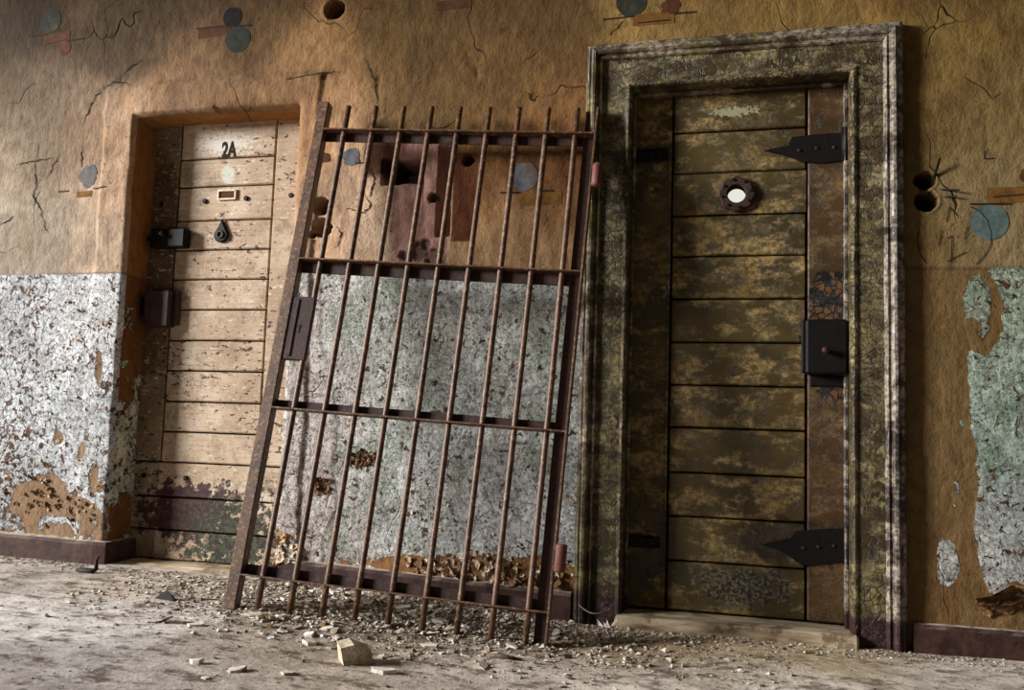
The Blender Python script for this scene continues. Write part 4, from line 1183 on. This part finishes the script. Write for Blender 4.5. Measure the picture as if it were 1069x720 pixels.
tb = [-.006, -.006, .012, .014, .012, .008, -.006, -.012, -.010]
for i, x in enumerate(xb):
    lean = random.uniform(-.003, .003)
    sk = (-.004, -.001, 0, .001, .004, .006, .007, .008, .009)[i]
    pth = [(x + sk * (1 - t / GH) - sk * .5 + lean * math.sin(math.pi * t / GH), 0, t) for t in np.linspace(tb[i], 1.860, 14)]
    MB().tube(pth, .0104, 12).build('bar', M['rust'], gate, True)
for i, (t, up, h) in enumerate(((1.757, False, .040), (1.232, False, .048), (.672, True, .036), (.106, True, .038))):
    f0, f1 = (t, t + .006) if up else (t - .006, t)
    w0, w1 = (t + .006, t + h) if up else (t - h, t - .006)
    fl_ = MB().box((.020, -.021, f0), (1.0495, .021, f1), .001).build('rail', M['rust'], gate)  # lit front edge painted in by a lighter rust than the web
    MB().box((.020, .0125, w0), (1.0095, .0185, w1), .001).build('rail_web', M['rust_dark'], fl_)
lkp = MB().box((.019, -.012, .850), (.106, .010, 1.085), .003).build('lock_plate', M['rust_dark'], gate)
lkp['label'] = 'rusty lock plate with keyhole'
kh = MB().prism([(.066 + .0055 * math.cos(k * .628), .974 + .0055 * math.sin(k * .628)) for k in range(10)], -.0135, -.011, 0)
kh.box((.0635, -.0135, .950), (.0685, -.011, .972)); kh.build('keyhole', M['black'], lkp)
MB().box((.040, -.016, .862), (.050, -.010, 1.075), .002).build('lock_rib', M['rust_dark'], lkp)
for t0 in (1.545, .232):
    hb = MB().tube([(1.074, -.020, t0), (1.074, -.020, t0 + .006), (1.074, -.020, t0 + .080), (1.074, -.020, t0 + .086)], [.015, .0185, .0185, .015], 14).build('hinge_barrel', M['barrel'], gate, True)
    MB().box((1.050, -.026, t0 + .02), (1.066, -.016, t0 + .066), .002).build('hinge_leaf', M['rust_dark'], hb)

# ================================================================== RUBBLE
def rock_mesh(name, sx, sy, sz, n=10, seed=0, cut=0.25):
    import bmesh
    rg = random.Random(seed)
    bm = bmesh.new()
    for _ in range(n):
        v = Vector((rg.gauss(0, 1), rg.gauss(0, 1), rg.gauss(0, 1))).normalized()
        mx = max(abs(v.x), abs(v.y), abs(v.z)); v = v * (1 - cut) + v / mx * cut
        bm.verts.new((v.x * sx, v.y * sy, v.z * sz))
    r_ = bmesh.ops.convex_hull(bm, input=bm.verts)
    bmesh.ops.delete(bm, geom=[v for v in bm.verts if not v.link_faces], context='VERTS')
    bmesh.ops.recalc_face_normals(bm, faces=bm.faces)
    zmin = min(v.co.z for v in bm.verts)
    for v in bm.verts: v.co.z -= zmin
    me_ = bpy.data.meshes.new(name); bm.to_mesh(me_); bm.free(); return me_
def chip_mesh(name, sx, sy, sz, k=6, seed=0):
    rg = random.Random(seed)
    V_, F_ = [], []
    an = sorted(rg.uniform(0, 2 * math.pi) for _ in range(k))
    an = [2 * math.pi * (i + rg.uniform(-.3, .3)) / k for i in range(k)]
    rd = [rg.uniform(.65, 1.1) for _ in range(k)]
    for (z, s_) in ((0, .92), (sz, 1.0)):
        for a, r_ in zip(an, rd): V_.append((sx * r_ * s_ * math.cos(a), sy * r_ * s_ * math.sin(a), z + rg.uniform(-.15, .15) * sz))
    F_ = [tuple(range(k))[::-1], tuple(range(k, 2 * k))] + [(i, (i + 1) % k, k + (i + 1) % k, k + i) for i in range(k)]
    return mesh_of(name, V_, F_)
def drop(name, me_, mat, x, y, rz, label, cat, group=None, tilt=(0, 0), sink=.003, zo=None):
    o = link(name, me_, mat)
    o.location = (x, y, (fz(x, y) if zo is None else zo) - sink); o.rotation_euler = (tilt[0], tilt[1], rz)
    return tag(o, label, cat, group)
# the pale stone block in front of the gate
p = FL(369, 692)
blk = MB()
blk.add([(-.036, -.030, 0), (.046, -.036, 0), (.050, .034, 0), (-.030, .036, 0), (-.046, -.024, .052), (-.012, -.034, .060), (.040, -.026, .040), (.044, .030, .044), (-.004, .034, .062), (-.040, .030, .058)],
        [(3, 2, 1, 0), (0, 1, 6, 5, 4), (1, 2, 7, 6), (2, 3, 9, 8, 7), (3, 0, 4, 9), (4, 5, 8, 9), (5, 6, 7, 8)])
bo = blk.build('stone_block', M['stone_c'])
bo.location = (p[0], p[1], fz(p[0], p[1]) - .006); bo.rotation_euler = (0, 0, .75)
tag(bo, 'chunky pale stone block lying before the gate bars', 'stone')
def at(px, py): q = FL(px, py); return q[0], q[1]
x, y = at(400, 703); drop('plaster_slab', chip_mesh('slab', .036, .022, .014, 5, 3), M['stone_w'], x, y, .2, 'flat white plaster slab just right of the stone block', 'plaster')
x, y = at(188, 651); drop('plaster_sliver', chip_mesh('sliver', .055, .012, .010, 6, 5), M['twig'], x, y, .25, 'long grey-brown sliver on the dusty floor left of the gate', 'debris')
x, y = at(196, 652); drop('plaster_shard', chip_mesh('shard', .030, .016, .010, 5, 6), M['stone_w'], x + .03, y, .7, 'pale shard beside the long grey-brown sliver', 'plaster')
x, y = at(205, 693); drop('plaster_shard', chip_mesh('shardb', .024, .014, .014, 6, 8), M['stone_w'], x, y, .3, 'small whitish wedge alone on the floor lower left of the stone block', 'plaster')
x, y = at(247, 701); drop('plaster_shard', chip_mesh('shardc', .030, .024, .010, 6, 9), M['stone'], x, y, .6, 'tilted thin flake with dark edge left of the stone block', 'plaster', tilt=(.0, -.18))
x, y = at(299, 704); drop('plaster_shard', chip_mesh('shardd', .026, .016, .008, 5, 10), M['stone'], x, y, -.2, 'low pale shard between the tilted flake and the stone block', 'plaster')
x, y = at(215, 708); drop('plaster_shard', chip_mesh('sharde', .014, .010, .007, 5, 11), M['stone_w'], x, y, -.2, 'tiny white crumb nearest the lower edge, left of the stone block', 'plaster')
x, y = at(280, 640); drop('plaster_slab', chip_mesh('slabb', .045, .034, .010, 6, 12), M['stone'], x - .02, y - .05, .3, 'broad flat plaster flake at the foot of the second and third bars', 'plaster')
def shard_black(name, px, py, s, label, seed):
    x, y = at(px, py)
    mb = MB(); mb.add([(-.9, -.3, 0), (.9, -.25, 0), (.7, .4, 0), (-.6, .45, 0), (-.3, 0, .55), (.15, -.05, .75), (.5, .1, .3)],
                      [(3, 2, 1, 0), (0, 1, 6, 5, 4), (1, 2, 6), (2, 3, 4, 5, 6), (3, 0, 4)])
    o = mb.build(name, M['char']); o.scale = (s, s, s); o.location = (x, y, fz(x, y) - .003); o.rotation_euler = (0, 0, .3 * seed)
    return tag(o, label, 'debris')
shard_black('black_shard', 173, 626, .046, 'black jagged lump on pale floor in front of the pale door', 0)
shard_black('black_shard', 143, 623, .010, 'tiny black crumb left of the black jagged lump', 1)
# black hooked scrap by the baseboard end
x, y = at(92, 597)
hk = MB().tube([(-.05, 0, .006), (-.02, -.012, .008), (.02, -.01, .008), (.035, 0, .016), (.03, .004, .05), (.04, .004, .062)], [.008, .012, .012, .009, .006, .004], 8).build('black_scrap', M['char'], None, True)
hk.location = (x, y, fz(x, y) - .002); tag(hk, 'black hooked scrap lying at the end of the left baseboard', 'debris')
# twig, stick, wire, crumpled scrap, brick bit
def stick(name, pts, r, mat, label, cat, lift=.004):
    Pp = []
    for (px, py, dz) in pts:
        q = FL(px, py); Pp.append((q[0], q[1], fz(q[0], q[1]) + lift + dz))
    c = Pp[0]; o = MB().tube([(a[0] - c[0], a[1] - c[1], a[2] - c[2]) for a in Pp], r, 7).build(name, mat, None, True)
    o.location = c; return tag(o, label, cat)
stick('dry_stick', [(508, 686, 0), (524, 689, .002), (544, 691, 0)], [.006, .008, .004], M['twig'], 'thin dark stick on the floor below the gate lower right corner', 'stick')
stick('dry_twig', [(154, 651, 0), (168, 651, .002), (180, 646, .004)], [.003, .004, .002], M['twig'], 'short dark twig left of the long grey-brown sliver', 'stick')
q = W(604, 636, -.04)
wr = MB().tube([(q[0] + (k / 11) * .12, -.045 - .03 * math.sin(math.pi * k / 11), .030 - .02 * math.sin(math.pi * k / 11)) for k in range(12)], .003, 6).build('bent_wire', M['wire'], None, True)
tag(wr, 'thin bent wire looped at the foot of the left casing', 'wire')
x, y = at(633, 655)
cp = MB()
for k in range(9):
    a = random.uniform(0, 6.28); r_ = random.uniform(.004, .03); h_ = random.uniform(.008, .032)
    cp.add([(r_ * math.cos(a), r_ * math.sin(a) * .6, 0), (r_ * math.cos(a) + .016, r_ * math.sin(a) * .6 - .006, 0), (r_ * math.cos(a) + .004, r_ * math.sin(a) * .6 + .014, 0), (r_ * math.cos(a) * 1.5 + random.uniform(-.01, .01), r_ * math.sin(a), h_)],
           [(0, 2, 1), (0, 1, 3), (1, 2, 3), (2, 0, 3)])
co = cp.build('splintered_flakes', M['stone_w']); co.location = (x, y, fz(x, y) - .003)
tag(co, 'upright white splintered scrap at the left end of the sill', 'debris')
x, y = at(961, 679); drop('brick_fragment', rock_mesh('bf', .026, .018, .018, 12, 21), M['brick'], x, y, .4, 'small orange brick fragment at the foot of the right casing', 'brick')
x, y = at(976, 681); drop('stone_fragment', rock_mesh('sf', .030, .016, .013, 12, 22), M['stone'], x + .01, y, -.1, 'pale pebble right of the orange brick fragment', 'stone')
x, y = at(593, 688); drop('pebble', rock_mesh('pb', .013, .010, .008, 12, 23), M['char'], x, y, 0, 'dark pebble on open floor right of the gate foot', 'stone')
x, y = at(653, 689); drop('pebble', rock_mesh('pc', .010, .009, .008, 12, 24), M['stone'], x, y, 0, 'pale pebble on the floor in front of the sill', 'stone')

# loose plaster chips that can be told apart, heaped under and before the gate
kinds = [chip_mesh('plaster_chip', .026, .017, .008, 5, 31), chip_mesh('plaster_chip', .022, .020, .010, 6, 32), chip_mesh('plaster_chip', .034, .014, .009, 5, 33), rock_mesh('plaster_chip', .018, .015, .012, 10, 34), rock_mesh('plaster_chip', .022, .014, .015, 9, 35)]
mats = [M['stone'], M['stone_w'], M['stone'], M['grit'], M['stone_b']]
for k_, mt_ in zip(kinds, mats): k_.materials.append(mt_)
cnt = 0
while cnt < 110:
    if cnt < 80: px, py = random.uniform(262, 606), random.uniform(604, 668)
    else: px, py = random.uniform(230, 540), random.uniform(640, 700)
    q = FL(px, py)
    if q[1] > -.055 or q[1] < -.75: continue
    if q[1] > -.30 and random.random() < 0.1: continue
    gx = (q[0] + 1.59) / 1.05
    gy = -.4487 + .06 * gx
    if abs(q[1] - gy) < .035: continue
    ki = random.randrange(5); k_ = kinds[ki]
    o = bpy.data.objects.new('plaster_chip', k_); COL.objects.link(o)
    s_ = random.uniform(.55, 1.25)
    o.scale = (s_, s_, s_); o.location = (q[0], q[1], fz(q[0], q[1]) - .002)
    o.rotation_euler = (random.uniform(-.25, .25), random.uniform(-.25, .25), random.uniform(0, 6.28))
    look = ('flat pale grey plaster chip', 'flat white plaster chip', 'narrow pale plaster sliver', 'lumpy grey-brown plaster crumb', 'lumpy tan stone crumb')[ki]
    zone = 'in the rubble between the barred gate and wall' if q[1] > gy else 'on the floor in front of the gate bars'
    tag(o, look + ' ' + zone, 'plaster', look + 's ' + zone)
    cnt += 1

# fine grit: far too many grains to count, one object
GP, GT, GM = [], [], []
def grit_field(n, sampler, smin, smax, slot):
    base = np.array([(1, 0, 0), (-1, 0, 0), (0, 1, 0), (0, -1, 0), (0, 0, 1), (0, 0, -1)], float)
    tri = np.array([(0, 2, 4), (2, 1, 4), (1, 3, 4), (3, 0, 4), (2, 0, 5), (1, 2, 5), (3, 1, 5), (0, 3, 5)])
    X, Y = sampler(n); n = len(X)
    S = smin * (smax / smin) ** (rng.random(n) ** 2.2)
    z, _ = floor_z(X, Y)
    B = base[None] * (0.6 + 0.7 * rng.random((n, 6, 1))) * S[:, None, None] * (0.6 + 0.6 * rng.random((n, 1, 3))) * np.array([1, 1, .5])
    a = rng.random(n) * 6.28; c, s_ = np.cos(a)[:, None], np.sin(a)[:, None]
    Vx = B[..., 0] * c - B[..., 1] * s_; Vy = B[..., 0] * s_ + B[..., 1] * c
    Vz = B[..., 2] + 0.25 * B[..., 0]
    P = np.stack([Vx + X[:, None], Vy + Y[:, None], Vz + (z + S * .25)[:, None]], -1).reshape(-1, 3)
    off = sum(len(p) for p in GP)
    T = (tri[None] + (np.arange(n) * 6)[:, None, None]).reshape(-1, 3) + off
    GP.append(P); GT.append(T); GM.append(np.full(len(T), slot, np.int32))
def s_heap(n):
    X = rng.normal(-1.1, .55, n); Y = rng.normal(-.26, .20, n)
    k = (Y < -.03) & (Y > -1.0) & (X > -2.2) & (X < .2); return X[k], Y[k]
def s_foot(n):
    X = rng.uniform(-1.75, .95, n); Y = -np.abs(rng.normal(0, .07, n)) - .035
    return X, Y
def s_all(n):
    X = rng.uniform(-3.3, 1.0, n); Y = rng.uniform(-1.5, -.04, n); return X, Y
def s_left(n):
    X = rng.uniform(-3.2, -1.6, n); Y = -np.abs(rng.normal(0, .06, n)) - .04
    k = (X < XL - .02) | (X > XL + .05); return X[k], Y[k]
grit_field(7000, s_heap, .0022, .013, 0)
grit_field(3400, s_heap, .003, .016, 1)
grit_field(1700, s_foot, .0015, .009, 1)
grit_field(1700, s_foot, .0015, .009, 0)
grit_field(1200, s_left, .002, .009, 0)
grit_field(5000, s_all, .0012, .006, 0)
mg = fast_mesh('fine_rubble', np.concatenate(GP), np.concatenate(GT), smooth=False)
mg.materials.append(M['grit']); mg.materials.append(M['stone'])
mg.polygons.foreach_set('material_index', np.concatenate(GM))
tag(link('fine_rubble', mg), 'grey and pale crumbs of rubble sprinkled over floor and wall foot', 'rubble', kind='stuff')
bpy.context.view_layer.update()
